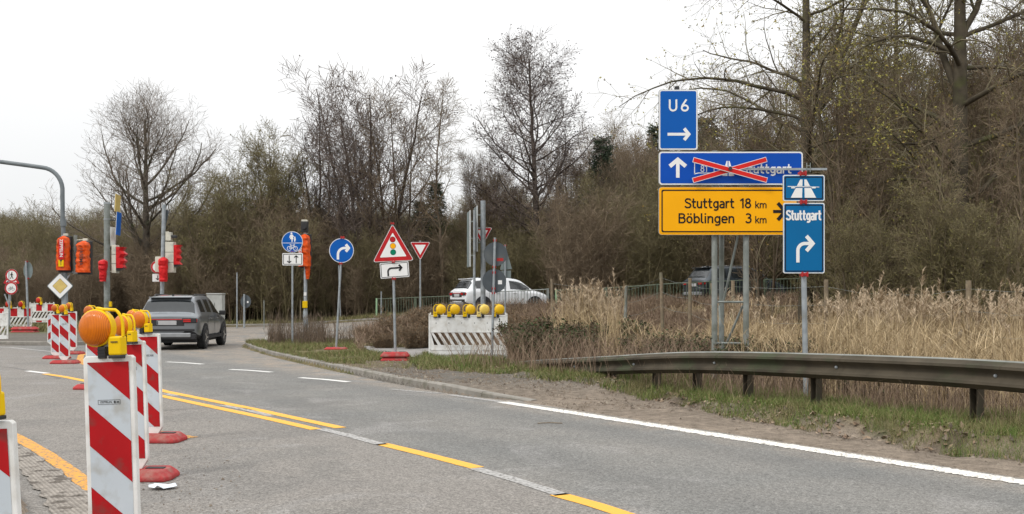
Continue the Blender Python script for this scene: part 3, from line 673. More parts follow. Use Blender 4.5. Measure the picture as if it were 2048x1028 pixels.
# crossing-out bars on their own aluminium rail
zc = EYE + (600 - 339) * DS / 2048
xr = empty('crossing_out_bars', ((1457.5 - 1024) * DS / 2048, DS - .07, zc), 'red diagonal cross on an aluminium rail striking out the wide blue board', 'sign cover')
for i, (a, c) in enumerate((((1384, 321), (1531, 362)), ((1384, 362), (1531, 320)))):
    k = DS / 2048; p = Vector(((a[0] - 1457.5) * k, 0, (339 - a[1]) * k)); q = Vector(((c[0] - 1457.5) * k, 0, (339 - c[1]) * k)); d = (q - p).normalized(); n = Vector((-d.z, 0, d.x))
    for w, yy, mt, nm in ((.042, 0, 'white', 'bar'), (.034, -.009, 'crossred', 'bar_stripe')):
        e = d * (.006 if mt == 'crossred' else 0); y0 = -.03 * (1 - i) ; vs = [(v.x, v.z) for v in (p + n * w + e, p - n * w + e, q - n * w - e, q + n * w - e)]
        if nm == 'bar': par = MB().prism(vs, y0 - .008, y0 + .008).build('bar', M[mt], xr, fix=True)
        else: MB().flat(vs, y0 + yy).build('red_face', M[mt], par)
m = MB().box(((1482 + 1646) / 2 * k - 1457.5 * k, .024, 0.0), ((1646 - 1470) * k, .02, .035)); m.build('rail', M['galv'], xr)
MB().lathe([(.03, -.06), (.03, -.02), (.012, 0)], axis='y', n=10).build('centre_bolt', M['dark'], xr)
m = MB()
for dx in (1611, 1618): m.tube([((dx - 1457.5) * k, .0, -.05), ((dx - 1457.5) * k, .0, .10)], .007, 6)
m.tube([((1611 - 1457.5) * k, 0, .05), ((1618 - 1457.5) * k, 0, .05)], .007, 6); m.build('rail_bracket', M['galvdark'], xr)

# ================================================================ SMALL ROAD SIGNS
def clamp(parent, x, z, y=-.01, s=1.0):
    m = MB(); m.box((x, y + .03, z), (.10 * s, .09 * s, .045 * s)); m.box((x - .035 * s, y - .02, z), (.025 * s, .03, .07 * s)); m.box((x + .035 * s, y - .02, z), (.025 * s, .03, .07 * s))
    return m.build('clamp', M['clamp'], parent, bevel=.006)
def foot(parent, x=0, z=0, L=.86, Wd=.40, h=.11, mat='rubber', stack=1, y=0, rz=0):
    rot = Matrix.Rotation(rz, 4, 'Z')
    for i in range(stack):
        m = MB(); zz = z + i * h; vs = []
        for sx, sy, zt in ((1, 1, 0), (.99, .99, .035), (.80, .74, h)):
            for a, b_ in ((-.5, -.30), (-.44, -.5), (.44, -.5), (.5, -.30), (.5, .30), (.44, .5), (-.44, .5), (-.5, .30)):
                p = rot @ Vector((a * L * sx, b_ * Wd * sy, 0)); vs.append((x + p.x, y + p.y, zz + zt))
        fs = [(a + j, a + (j + 1) % 8, a + 8 + (j + 1) % 8, a + 8 + j) for a in (0, 8) for j in range(8)] + [tuple(range(16, 24)), tuple(reversed(range(8)))]
        m.add(vs, fs); fo = m.build('foot_plate', M[mat], parent, bevel=.012)
        for sx in (-.24, .24):
            p = rot @ Vector((sx * L, 0, 0)); MB().box((x + p.x, y + p.y, zz + h + .001), (.15, .07, .012), rot=rot.to_3x3()).build('recess', M['clad'], fo)
def pole(parent, x0, z0, x1, z1, r=.03, y=.03, mat='galv'):
    return MB().tube([(x0, y, z0), (x1, y, z1)], r, 12).build('pole', M[mat], parent, smooth=True)
def disc_sign(parent, cx, cz, r, face, rim, back='signback', y=0, rimw=.06, name='sign_disc', label=None):
    d = MB().prism(circ(cx, cz, r), y, y + .012).build(name, M[back], parent, fix=True, label=label)
    MB().flat(circ(cx, cz, r * .985), y - .002).build('border', M[rim], d)
    MB().flat(circ(cx, cz, r * (1 - rimw)), y - .004).build('sign_face', M[face], d)
    return d
# --- cycle and pedestrian path sign
def mk(name, px, py_base, D, label, cat='road sign', rz=0, group=None, z=None):
    X = (px - 1024) * D / 2048; zb = H(X, D) if z is None else z
    o = empty(name, (X, D, zb), label, cat, group, rz); return o, Canvas(px, D, zb)
s, c = mk('path_sign', 584.5, 688, 32, 'round blue sign with pedestrians over a bicycle above a white plate of two arrows')
d = disc_sign(s, 0, c.z(484), c.l(21.5), 'blue', 'white')
m = MB()
f = lambda a, b_: (c.x(584.5 + a), c.z(484 + b_)); w = c.l(1.5); Y_ = -.006
m.ribbon([f(-20, 2), f(20, 2)], c.l(1.0), Y_)
m.flat(circ(*f(-1.5, -17.2), c.l(2.0), 10), Y_); m.flat([f(-3.6, -14.8), f(.8, -14.8), f(2.6, -5.5), f(.9, -5.5), f(.4, .2), f(-1.2, .2), f(-1.6, -5.5), f(-4.4, -5.5)], Y_)
m.ribbon([f(-3.6, -14.4), f(-5.4, -8.5)], c.l(1.2), Y_ - .0006); m.ribbon([f(.6, -14.2), f(3.4, -9.8)], c.l(1.2), Y_ - .0007)
m.flat(circ(*f(5.2, -9.6), c.l(1.4), 9), Y_); m.flat([f(4, -8), f(6.6, -8), f(7.2, -3.2), f(6, -3), f(5.8, .2), f(4.6, .2), f(3.8, -3.2)], Y_)
m.build('walkers_symbol', M['white'], d)
def bicycle(m, f, s, c, Y_):
    for cx in (-6, 6.4): m.ribbon(circ(*f(cx * s, 3.2 * s), c.l(4.0 * s), 18), c.l(1.0 * s), Y_, closed=True)
    for pts in (((-6, 3.2), (-2.8, -3.2), (3.6, -3.2), (.2, 3.2), (-6, 3.2)), ((-3.4, -4.6), (.2, 3.2)), ((6.4, 3.2), (3.2, -4.8), (5.4, -5.4)), ((-5.2, -4.8), (-1.8, -4.8))):
        m.ribbon([f(a * s, b_ * s) for a, b_ in pts], c.l(.95 * s), Y_ - .0005)
m = MB(); bicycle(m, lambda a, b_: f(a, b_ + 9.6), 1.0, c, Y_); m.build('bicycle_symbol', M['white'], d)
def plate(s, c, x0, y0, x1, y1, face='white', line='black', r=.02, label=None, y=0, rot=0.0):
    pl = MB().prism(rrect(c.x(x0), c.z(y1), c.x(x1), c.z(y0), r), y, y + .008).build('sign_plate', M['signback'], s, fix=True, label=label)
    MB().flat(rrect(c.x(x0) + .006, c.z(y1) + .006, c.x(x1) - .006, c.z(y0) - .006, r), y - .002).build('sign_face', M[face], pl)
    e = c.l(2.0); MB().ring(rrect(c.x(x0) + e, c.z(y1) + e, c.x(x1) - e, c.z(y0) - e, r * .8), rrect(c.x(x0) + e * 1.6, c.z(y1) + e * 1.6, c.x(x1) - e * 1.6, c.z(y0) - e * 1.6, r * .6), y - .004).build('border', M[line], pl)
    return pl
pl = plate(s, c, 564.5, 506, 606, 531)
m = MB(); arrow_up(m, c.x(592.5), c.z(526), c.z(511), c.l(1.7), c.l(4), -.006); m.build('arrow', M['black'], pl); m = MB(); mm = MB(); arrow_up(mm, 0, 0, c.l(15), c.l(1.7), c.l(4), -.006)
m.add([(c.x(578.5) - v[0], v[1], c.z(511) - v[2]) for v in mm.v], mm.f); m.build('arrow', M['black'], pl)
pole(s, 0, -.1, 0, c.z(465)); clamp(s, 0, c.z(503), .02, .7)
# --- blue turn right disc
s, c = mk('turn_right_sign', 672, 698, 28.6, 'round blue sign with a white right turn arrow on a leaning pole with red foot')
d = disc_sign(s, c.x(683), c.z(501), c.l(25), 'blue', 'white')
m = MB(); arrow_turn(m, c.x(676), c.z(519), c.x(699), c.z(496), c.l(4.8), -.006, c.l(7.2), rad=c.l(13)); m.build('arrow', M['white'], d)
pole(s, 0, .05, c.x(684.5), c.z(474)); clamp(s, c.x(685), c.z(475), 0, 1.1); clamp(s, c.x(681.5), c.z(527), 0, .9); foot(s, 0, -.01, L=.62, h=.07)
# --- traffic light warning triangle
DT = 23.2
s, c = mk('traffic_light_warning_sign', 790.5, 715, DT, 'red bordered warning triangle with traffic light symbol over a white right turn plate')
tri = [(c.x(745), c.z(525)), (c.x(828.5), c.z(521)), (c.x(785), c.z(447))]
cx = sum(p[0] for p in tri) / 3; cz_ = sum(p[1] for p in tri) / 3
sc_ = lambda k: [(cx + (a - cx) * k, cz_ + (b_ - cz_) * k) for a, b_ in tri]
d = MB().prism(rpoly(sc_(1), .035)[::-1], -.012, 0).build('sign_triangle', M['signback'], s, fix=True)
MB().flat(rpoly(sc_(.985), .035)[::-1], -.014).build('border', M['white'], d); MB().flat(rpoly(sc_(.95), .03)[::-1], -.016).build('red_border', M['red'], d); MB().flat(rpoly(sc_(.64), .012)[::-1], -.018).build('sign_face', M['white'], d)
for nm, py, mt in (('red_light_symbol', 479, 'red'), ('amber_light_symbol', 492, 'yellow'), ('green_light_symbol', 504.5, 'green')):
    q = MB(); q.flat(circ(c.x(785.5 + (py - 479) * .04), c.z(py), c.l(5.9), 24), -.020); o = q.build(nm, M['black'], d); MB().flat(circ(c.x(785.5 + (py - 479) * .04), c.z(py), c.l(5.3), 24), -.021).build('colour_disc', M[mt], d)
pl = plate(s, c, 760, 524, 818.5, 556, y=-.012)
m = MB(); arrow_turn(m, c.x(776), c.z(551.5), c.x(804.5), c.z(536), c.l(3.2), -.020, c.l(6), rad=c.l(7)); m.build('arrow', M['black'], pl)
Mx = Matrix.Translation((c.x(789), 0, c.z(540))) @ Matrix.Rotation(R(-4), 4, 'Y') @ Matrix.Translation((-c.x(789), 0, -c.z(540))); pl.matrix_basis = Mx
pole(s, 0, .1, c.x(784.5), c.z(447)); clamp(s, c.x(785), c.z(447), -.01, .8); clamp(s, c.x(787), c.z(524), -.03, .7); clamp(s, c.x(788), c.z(557.5), -.03, .9)
foot(s, 0, -.01, L=.66, Wd=.42, h=.105, stack=2, rz=R(4))
# --- yield signs
def yield_sign(px, D, x0, x1, y0, y1, label, back=False, rz=0, postx=None, group='yield signs'):
    s, c = mk('yield_sign', px, 0, D, label, rz=rz, group=group)
    tri = [(c.x(x0), c.z(y0)), (c.x((x0 + x1) / 2), c.z(y1)), (c.x(x1), c.z(y0))]; cx = sum(p[0] for p in tri) / 3; cz_ = sum(p[1] for p in tri) / 3
    sc_ = lambda k: [(cx + (a - cx) * k, cz_ + (b_ - cz_) * k) for a, b_ in tri]
    d = MB().prism(rpoly(sc_(1), .04), -.012, 0).build('sign_triangle', M['signback'], s, fix=True)
    MB().flat(rpoly(sc_(.98), .04), -.014).build('border', M['white'], d); MB().flat(rpoly(sc_(.92), .035), -.016).build('red_border', M['red'], d); MB().flat(rpoly(sc_(.55), .012), -.018).build('sign_face', M['white'], d)
    pole(s, 0, -.3, 0, c.z(y0 - 3), r=.035); return s
yield_sign(840.5, 44, 820, 861, 484, 521, 'red and white yield sign on its own grey pole left of the lamp topped barricade')
yield_sign(966, 42, 945, 985, 455, 491, 'yield sign half hidden behind the tall grey mast above the white car')
# --- edge-on big boards left of the mast
def edge_board(px, D, pxb, y0, y1, pole_top, pole_x, label, depth=1.2, pr=.05):
    s, c = mk('direction_board', pole_x, 0, D, label, rz=0)
    b_ = MB().box((c.x(pxb), .1 + depth * .5, (c.z(y0) + c.z(y1)) / 2), (.05, depth, c.z(y0) - c.z(y1))).build('board', M['signback2'], s, bevel=.01)
    b_.matrix_basis = Matrix.Translation((c.x(pxb), 0, 0)) @ Matrix.Rotation(R(8), 4, 'Z') @ Matrix.Translation((-c.x(pxb), 0, 0))
    MB().box((c.x(pxb) - .03, .1, (c.z(y0) + c.z(y1)) / 2), (.03, .05, c.z(y0) - c.z(y1))).build('board_rim', M['white'], s)
    for t in (.2, .5, .8):
        zz = c.z(y0) * (1 - t) + c.z(y1) * t; MB().box((c.x(pxb) + .07, .1, zz), (.16, .05, .05)).build('bracket', M['galvdark'], s)
    pole(s, 0, -.5, 0, c.z(pole_top), r=pr, y=.1); return s
edge_board(945, 40, 941.5, 420, 533, 420, 948.5, 'tall narrow board seen edge-on, left of two beside the mast')
edge_board(958, 40.6, 955.5, 411, 503, 401, 966, 'board seen edge-on fixed to the thick grey mast above the white car', pr=.10)
# --- post with two dark round sign backs by the barricade
s, c = mk('round_sign_post', 983.5, 712, 23.7, 'grey pole with two dark round sign backs in front of the barricade')
for (px, py, r) in ((991, 508, 24), (988.5, 562, 24)):
    d = MB().prism(circ(c.x(px), c.z(py), c.l(r)), .035, .047).build('sign_back', M['signback'], s, fix=True)
    if py == 508: MB().box((c.x(1000), .034, c.z(519)), (c.l(13), .002, c.l(6))).build('sticker', M['clamp'], d)
    else: MB().box((c.x(1000), .034, c.z(564.5)), (c.l(8), .002, c.l(8))).build('sticker', M['white'], d)
MB().tube([(0, 0, -.05), (c.x(990), 0, c.z(475))], .03, 12).build('pole', M['galv'], s, smooth=True)
for py in (481, 534, 545, 577, 586): clamp(s, c.x(983.5 + (712 - py) * .0276), c.z(py), .0, .8)
# --- triangle sign back further away
s, c = mk('triangle_sign_back', 1010.5, 0, 36, 'grey back of a triangular sign with plate just right of the round sign backs')
MB().prism([(c.x(1000), c.z(540)), (c.x(1024), c.z(538)), (c.x(1010.5), c.z(490))], .05, .06).build('sign_back', M['signback2'], s, fix=True)
MB().prism([(c.x(1003), c.z(556)), (c.x(1022), c.z(556)), (c.x(1022), c.z(541)), (c.x(1003), c.z(541))], .05, .06).build('plate_back', M['signback2'], s, fix=True)
pole(s, 0, -.3, 0, c.z(489), y=.0); clamp(s, 0, c.z(491), 0, .8)
# --- motorway sign on the post at the right
s, c = mk('motorway_direction_sign', 1609, 707, 14.2, 'temporary blue motorway sign over a blue board reading Stuttgart on one pole')
a = board('blue_plate', 1565.5, 349.5, 1649.5, 402.5, M['teal'], M['galv'], M['white'], .028, parent=s, cvs=c, back=.01, edge=1.6, line=M['black'], label='small blue plate with white motorway symbol')
m = MB(); motorway(m, c, 1606.5, 359, 395.5, 31, -.008); m.build('motorway_symbol', M['white'], a)
a2 = board('blue_plate', 1566, 405.5, 1649.5, 547, M['teal'], M['galv'], M['white'], .028, parent=s, cvs=c, back=.01, edge=1.6, line=M['black'], label='tall blue board reading Stuttgart with a right turn arrow')
m = MB(); letter(m, 'Stuttgart', c.x(1572), c.x(1642.5), c.z(440.5), c.l(20), -.008, .175); m.build('lettering', M['white'], a2)
m = MB(); arrow_turn(m, c.x(1595.5), c.z(525), c.x(1627.5), c.z(487), c.l(6.6), -.008, c.l(15), rad=c.l(14)); m.build('arrow', M['white'], a2)
pole(s, c.x(1615), -.2, c.x(1606), c.z(346), r=.038, y=.055)
for px, py in ((1605.5, 347), (1606.5, 404), (1609, 549)): clamp(s, c.x(px), c.z(py), .0, 1.0)
# --- small far round sign back
s, c = mk('far_round_sign', 488.5, 650, 52, 'small dark round sign back on a pale pole at the far kerb')
MB().prism([(x * .8 + c.x(491) * .2, z) for x, z in circ(c.x(491), c.z(603), c.l(13))], .05, .06).build('sign_back', M['signback'], s, fix=True)
pole(s, 0, -.1, 0, c.z(588), r=.05, y=0); MB().box((c.x(495), .045, c.z(604)), (.08, .004, .1)).build('sticker', M['white'], s)
# --- left signs
s, c = mk('no_walking_sign', 22, 640, 45, 'round no pedestrians sign above a round no cycling sign at the left edge')
d = disc_sign(s, c.x(23.5), c.z(551), c.l(13), 'white', 'white', y=0); MB().ring(circ(c.x(23.5), c.z(551), c.l(12.6)), circ(c.x(23.5), c.z(551), c.l(9.8)), -.006).build('red_ring', M['red'], d)
f = lambda a, b_: (c.x(23.5 + a), c.z(551 + b_)); m = MB(); m.flat(circ(*f(.3, -6.2), c.l(1.2), 8), -.006)
for pts, w in ((((0, -4.6), (.2, .5)), 2.6), (((.2, .2), (-2.6, 6.8)), 1.4), (((.2, .2), (2.8, 6.6)), 1.4), (((-.6, -4.2), (-3.2, -.2)), 1.0), (((.6, -4.2), (3.2, -.6)), 1.0)): m.ribbon([f(*p) for p in pts], c.l(w), -.007)
m.build('walker_symbol', M['black'], d)
d = disc_sign(s, c.x(23), c.z(576.5), c.l(13), 'white', 'white', y=-.03); MB().ring(circ(c.x(23), c.z(576.5), c.l(12.6)), circ(c.x(23), c.z(576.5), c.l(9.8)), -.036).build('red_ring', M['red'], d)
m = MB(); bicycle(m, lambda a, b_: (c.x(23 + a), c.z(576.5 + b_)), .62, c, -.036); m.build('bicycle_symbol', M['signback'], d)
pole(s, c.x(18), -.1, c.x(18), c.z(540), r=.04, y=.03); MB().tube([(c.x(8), .05, c.z(588)), (c.x(17), .04, c.z(610))], .03, 8).build('stay', M['galv'], s)
s, c = mk('road_works_sign', 20, 640, 46.5, 'warning triangle mostly hidden behind the two round prohibition signs')
tri = [(c.x(5), c.z(568)), (c.x(41), c.z(568)), (c.x(23), c.z(538))]; d = MB().prism(rpoly(tri, .05)[::-1], 0, .012).build('sign_triangle', M['signback'], s, fix=True)
cx = c.x(23); cz_ = c.z(558); MB().flat([(cx + (a - cx) * .96, cz_ + (b_ - cz_) * .96) for a, b_ in rpoly(tri, .05)[::-1]], -.003).build('red_border', M['red'], d)
MB().flat([(cx + (a - cx) * .62, cz_ + (b_ - cz_) * .62) for a, b_ in tri][::1], -.006).build('sign_face', M['white'], d); MB().flat([(c.x(13), c.z(565)), (c.x(25), c.z(565)), (c.x(17), c.z(560))], -.009).build('works_symbol', M['black'], d); pole(s, 0, -.1, 0, c.z(542), y=.04)
s, c = mk('grey_sign_back', 54.5, 662, 43.5, 'grey back of a round sign on a pole in a red base plate')
MB().prism([(x * .55 + c.x(55) * .45, z) for x, z in circ(c.x(55), c.z(541), c.l(17))], .05, .06).build('sign_back', M['signback2'], s, fix=True)
MB().tube([(c.x(57), 0, 0), (c.x(52), 0, c.z(522))], .045, 10).build('pole', M['galv'], s, smooth=True); clamp(s, c.x(52.5), c.z(523), 0, 1); clamp(s, c.x(55.5), c.z(557), 0, 1); foot(s, c.x(50), 0, L=1.1, Wd=.5, h=.12, stack=2)

# ================================================================ WARNING LAMPS AND BEACONS
def lamp(parent, x, z, r=.090, y=0, lens='lens', rz=R(-20), body='lampyel', flip=1, tilt=0):
    """drum lamp: clamp shoe, drum, two lenses, loop handle and battery box on the right"""
    root = MB().lathe([(r * 1.0, -.022), (r * 1.05, -.018), (r * 1.05, .018), (r * 1.0, .022)], axis='y', n=28).build('warning_lamp', M[body], parent, smooth=True, loc=(x, y, z))
    root.rotation_euler = (tilt, 0, rz)
    for sg, nm in ((-1, 'lens'), (1, 'lens')):
        MB().lathe([(r * .99, sg * .019), (r * .97, sg * .030), (r * .86, sg * .042), (r * .62, sg * .053), (r * .3, sg * .059), (.002, sg * .061)], axis='y', n=28).build(nm, M[lens], root, smooth=True)
    # loop handle bulging to the right, then the battery box
    pts = [(flip * r * 1.02 * math.sin(R(a)) + flip * .0, 0, r * 1.10 * math.cos(R(a))) for a in range(0, 30, 10)] + [(flip * r * (.85 + .72 * math.sin(R(a))), 0, r * (1.02 * math.cos(R(a)) + .05)) for a in range(25, 96, 12)] + [(flip * r * 1.56, 0, -r * .5)]
    MB().tube(pts, [.008] * len(pts), 8).build('handle', M[body], root, smooth=True)
    bx = MB().box((flip * r * 1.20, .0, -r * 1.0), (r * .80, .058, r * 1.05)); bx.build('battery_box', M[body], root, bevel=.009)
    MB().box((flip * r * 1.20, .0, -r * 1.60), (r * .78, .060, r * .18)).build('box_base', M['dark'], root, bevel=.004)
    MB().box((flip * r * 1.22, -.0325, -r * .78), (r * .42, .002, r * .06)).build('maker_mark', M['dark'], root)
    MB().box((flip * r * .36, .0, -r * 1.36), (r * .48, .05, r * .66)).build('clamp_shoe', M['dark'], root, bevel=.004)
    for k in range(3): MB().box((flip * r * .36, -.026, -r * (1.18 + .16 * k)), (r * .46, .006, r * .05)).build('grip_rib', M['clad'], root)
    return root
def beacon(px, D, top, label, lean=0.0, rz=0.0, flip=False, wid=.25, hgt=1.0, lampargs=None, foot_=True, z0=None, text=True, group='red and white striped beacons', footrz=0, nm='traffic_beacon', chevron=False):
    """px = centre of panel top in photo pixels, top = panel top height in metres above the ground"""
    X = (px - 1024) * D / 2048 - top * math.sin(lean); zg = H(X, D) if z0 is None else z0
    o = empty(nm, (X, D, zg), label, 'beacon', group, rz); Lm = Matrix.Rotation(lean, 4, 'Y')
    T = lambda q: q.__setattr__('matrix_basis', Lm @ q.matrix_basis)
    a, b_ = -wid / 2, wid / 2; z1 = top; z0_ = top - hgt
    outline = [(a, z1 - .012), (a + .012, z1), (b_ - .012, z1), (b_, z1 - .012), (b_, z0_ + .02), (b_ - .004, z0_), (.06, z0_ - .09), (-.06, z0_ - .09), (a, z0_)]
    panel = MB().prism(outline[::-1], -.02, .02).build('panel', M['plastic'], o, bevel=.004); T(panel)
    e = .022; xa, xb, za, zb_ = a + e, b_ - e, z0_ + .014, z1 - .03
    MB().flat([(xa, za), (xb, za), (xb, zb_), (xa, zb_)], -.0215).build('reflective_sheet', M['foil'], panel)
    drop = (.19 / .21) * (xb - xa) * (1 if not flip else -1)
    from mathutils.geometry import intersect_line_line_2d
    def clip(poly):
        for k, lim, sg in ((1, zb_, -1), (1, za, 1)):
            out = []
            for i in range(len(poly)):
                p, q = poly[i], poly[(i + 1) % len(poly)]; ip = sg * (p[1] - lim) >= 0; iq = sg * (q[1] - lim) >= 0
                if ip: out.append(p)
                if ip != iq: t = (lim - p[1]) / (q[1] - p[1]); out.append((p[0] + (q[0] - p[0]) * t, lim))
            poly = out
            if len(poly) < 3: return None
        return poly
    for k in range(-2, 5):
        if not chevron:
            u = zb_ - .21 + .0 - .41 * k + .41; top_l = u if not flip else u - abs(drop)
            q = clip([(xa, top_l), (xa, top_l - .205), (xb, top_l - .205 - drop), (xb, top_l - drop)])
        else:
            u = zb_ + .05 - .41 * k; q = clip([(xa, u - .2), (xa, u - .4), (xb, u - .2), (xb, u)])
        if q: MB().flat(q, -.023).build('red_stripe', M['bred'], panel)
    if text:
        mk_ = MB(); zt = zb_ - .21; w_ = .055
        for s4 in (((-w_, 0), (w_, 0)), ((-w_, .021), (w_, .021))): mk_.ribbon([(p[0], zt + p[1]) for p in s4], .0018, -.0235)
        for xx in (-w_, w_): mk_.ribbon([(xx, zt), (xx, zt + .021)], .0018, -.0235)
        mk_.build('label_frame', M['dark'], panel)
        t1 = put(font_mesh('ZEPPELIN', .014, M['dark']), 'label_text', panel, (-.016, -.0237, zt + .0105)); t1.rotation_euler = (R(90), 0, 0); t1.scale = (1.0, 1, 1)
        MB().flat(circ(.028, zt + .0105, .006, 10), -.0237).flat([(.037, zt + .007), (.05, zt + .007), (.05, zt + .014), (.037, zt + .014)], -.0237).build('maker_symbol', M['dark'], panel)
    tg = MB().box((0, 0, (z0_ - .08 + .03) / 2), (.06, .06, max(.05, z0_ - .08 - .03))).build('tenon', M['dark'], o); T(tg)
    if foot_: foot(o, .02, 0, L=.64, Wd=.42, h=.085, rz=footrz)
    if lampargs is not None:
        for i, la in enumerate(lampargs if isinstance(lampargs, list) else [lampargs]):
            lz = lamp(o, la.get('x', -.06), z1 + la.get('dz', .137), y=la.get('y', 0), lens=la.get('lens', 'lens'), rz=la.get('rz', R(-20))); T(lz)
    return o
beacon(219, 5.12, 1.222, 'nearest tall striped beacon with a big orange lamp, cut by the bottom edge', lean=R(-1.9), z0=0, lampargs=dict(x=-.055, dz=.140, rz=R(-12)), footrz=R(10))
beacon(261, 8.62, 1.155, 'second striped beacon, directly behind the nearest one', lean=R(-1.9), z0=0, lampargs=[dict(x=-.06, dz=.130, rz=R(-26))], rz=R(-4), footrz=R(6))
beacon(297, 10.9, 1.14, 'third striped beacon with a scratched top stripe left of the car', lean=R(-1.9), z0=0, lampargs=[dict(x=-.085, dz=.155, rz=R(-20))], rz=R(-6), footrz=R(4))
beacon(187, 17.3, 1.15, 'striped beacon half hidden behind the nearest lamp, its dull lamp showing above', z0=0, lampargs=dict(x=-.075, dz=.16, lens='lensdim', rz=R(-14)), text=False)
beacon(259, 13.6, 1.14, 'striped beacon almost hidden behind the second one, only its lamp rim showing', z0=0, lampargs=dict(x=.04, dz=.135, rz=R(-24)), text=False)
b0 = beacon(-35, 4.05, 1.02, 'striped beacon at the bottom left corner with a yellow lamp body', lean=R(-3.2), z0=0, lampargs=dict(x=-.04, dz=.16, rz=R(-20)), rz=R(4))
beacon(129, 24.2, 1.16, 'foremost beacon of the far cluster on a red base under the diamond sign', z0=0, lampargs=dict(x=-.05, dz=.135), text=True, footrz=R(8))
beacon(112, 26.2, 1.15, 'left beacon of the far cluster, partly behind the foremost one', z0=0, lampargs=dict(x=-.03, dz=.14, lens='lensdim'), text=False)
beacon(143, 28.4, 1.18, 'right rear beacon of the far cluster with brown lamp beside the yellow one', z0=0, wid=.30, lampargs=dict(x=-.08, dz=.15, lens='lensdim'), text=False)
beacon(107, 31.5, 1.06, 'white edged chevron beacon between the barriers and the far cluster', wid=.36, hgt=.86, foot_=False, text=False, chevron=True, lampargs=dict(x=.32, dz=.12, rz=R(70)))
# ================================================================ BARRIERS (white boards with slanted slots)
def barrier(pxl, pxr, D, zb, h, label, lamps=(), stripes=False, lens='lensred', body='lampyel', zfoot=True, rz=0, slant=1, lampr=.1, feet=True, z0=None, pxc=None):
    k = D / 2048; w = (pxr - pxl) * k; X = ((pxl + pxr) / 2 - 1024) * k; zg = H(X, D) if z0 is None else z0
    o = empty('safety_barrier', (X, D, zg), label, 'barrier', 'white slotted barriers', rz)
    zt = zb + h; zs0, zs1 = zb + h * .24, zb + h * .58
    # solid bands
    MB().box((0, 0, (zs1 + zt) / 2), (w, .03, zt - zs1)).build('upper_board', M['plastic'], o, bevel=.004)
    MB().box((0, 0, (zb + zs0) / 2), (w, .03, zs0 - zb)).build('lower_board', M['plastic'], o, bevel=.004)
    for z_ in (zt, zs1, zb + h * .12): MB().box((0, -.018, z_), (w, .014, .03)).build('rib', M['plastic'], o, bevel=.003)
    for sx in (-1, 1): MB().box((sx * w / 2, 0, (zb + zt) / 2 - .02), (.05, .05, h + .14)).build('end_post', M['plastic'], o, bevel=.006)
    # slanted bars between slots
    n = int(w / .155); hs = zs1 - zs0; dx = hs * .62 * slant
    for i in range(-3, n + 4):
        x0 = -w / 2 + i * w / n; pts = [(x0 + dx, zs0), (x0 + dx + .078, zs0), (x0 + .078, zs1), (x0, zs1)]
        pts = [(min(max(a, -w / 2 + .02), w / 2 - .02), z_) for a, z_ in pts]
        if abs(pts[0][0] - pts[1][0]) + abs(pts[2][0] - pts[3][0]) < .03: continue
        MB().prism(pts, -.013, .013).build('slanted_bar', M['plastic'], o, fix=True)
    for i in range(6):
        x_ = -w / 2 + (i + .5) * w / 6
        MB().box((x_, -.016, zs1 + (zt - zs1) * .55), (.02, .004, .02)).build('bolt', M['clad'], o)
    for i in range(7): MB().box((-w / 2 + .02 + i * (w - .04) / 6, 0, zt + .035), (.03, .03, .08)).build('peg', M['plastic'], o, bevel=.004)
    if stripes:
        ns = int(w / .27)
        for i in range(ns):
            if i % 2: 
                xa = -w / 2 + .03 + i * (w - .06) / ns; xb = xa + (w - .06) / ns
                MB().flat([(xa, zs1 + .03), (xb, zs1 + .03), (xb, zt - .03), (xa, zt - .03)], -.017).build('red_block', M['red'], o)
                MB().flat([(xa, zb + .015), (xb, zb + .015), (xb, zb + h * .115), (xa, zb + h * .115)], -.017).build('red_block', M['red'], o)
    if feet:
        for sx in (-.98, .9): foot(o, sx * w / 2, 0, L=.42, Wd=.8, h=.10)
    for l in lamps:
        lm = lamp(o, (l[0] - (pxl + pxr) / 2) * k, zt + l[1], r=lampr, lens=l[2] if len(l) > 2 else lens, body=l[3] if len(l) > 3 else body, rz=l[4] if len(l) > 4 else R(-20), flip=l[5] if len(l) > 5 else 1)
    return o
M['backlens'] = pm('yellow_lamp_back', (.84, .50, .004), (.78, .46, .004), rough=.35); M['backpale'] = pm('faded_lamp_back', (.86, .60, .12), (.8, .56, .1), rough=.35)
barrier(859.5, 1013, 24.4, .155, .92, 'white slotted barrier with five yellow lamps along its top', z0=.05, lamps=[(882, .15, 'backlens', 'lampyel', R(14), -1), (910, .15, 'backlens', 'lampyel', R(14), -1), (941, .15, 'backlens', 'lampyel', R(14), -1), (969, .15, 'backpale', 'paleyel', R(14), -1), (999, .15, 'backlens', 'lampyel', R(14), -1)], lampr=.115)
barrier(-20, 63, 45.5, .05, .98, 'red and white barrier behind the grey sign back at the left edge', lamps=[(16, .16), (42, .16)], stripes=True, slant=-1, lampr=.13)
barrier(60, 108, 50, .28, .92, 'red and white barrier under the third red lamp, right of the longer one', lamps=[(77, .16)], stripes=True, slant=-1, lampr=.14)
barrier(-34, 15, 36, .02, 1.0, 'nearer red and white barrier cut off by the left edge', stripes=True, slant=-1, z0=.0, feet=False)
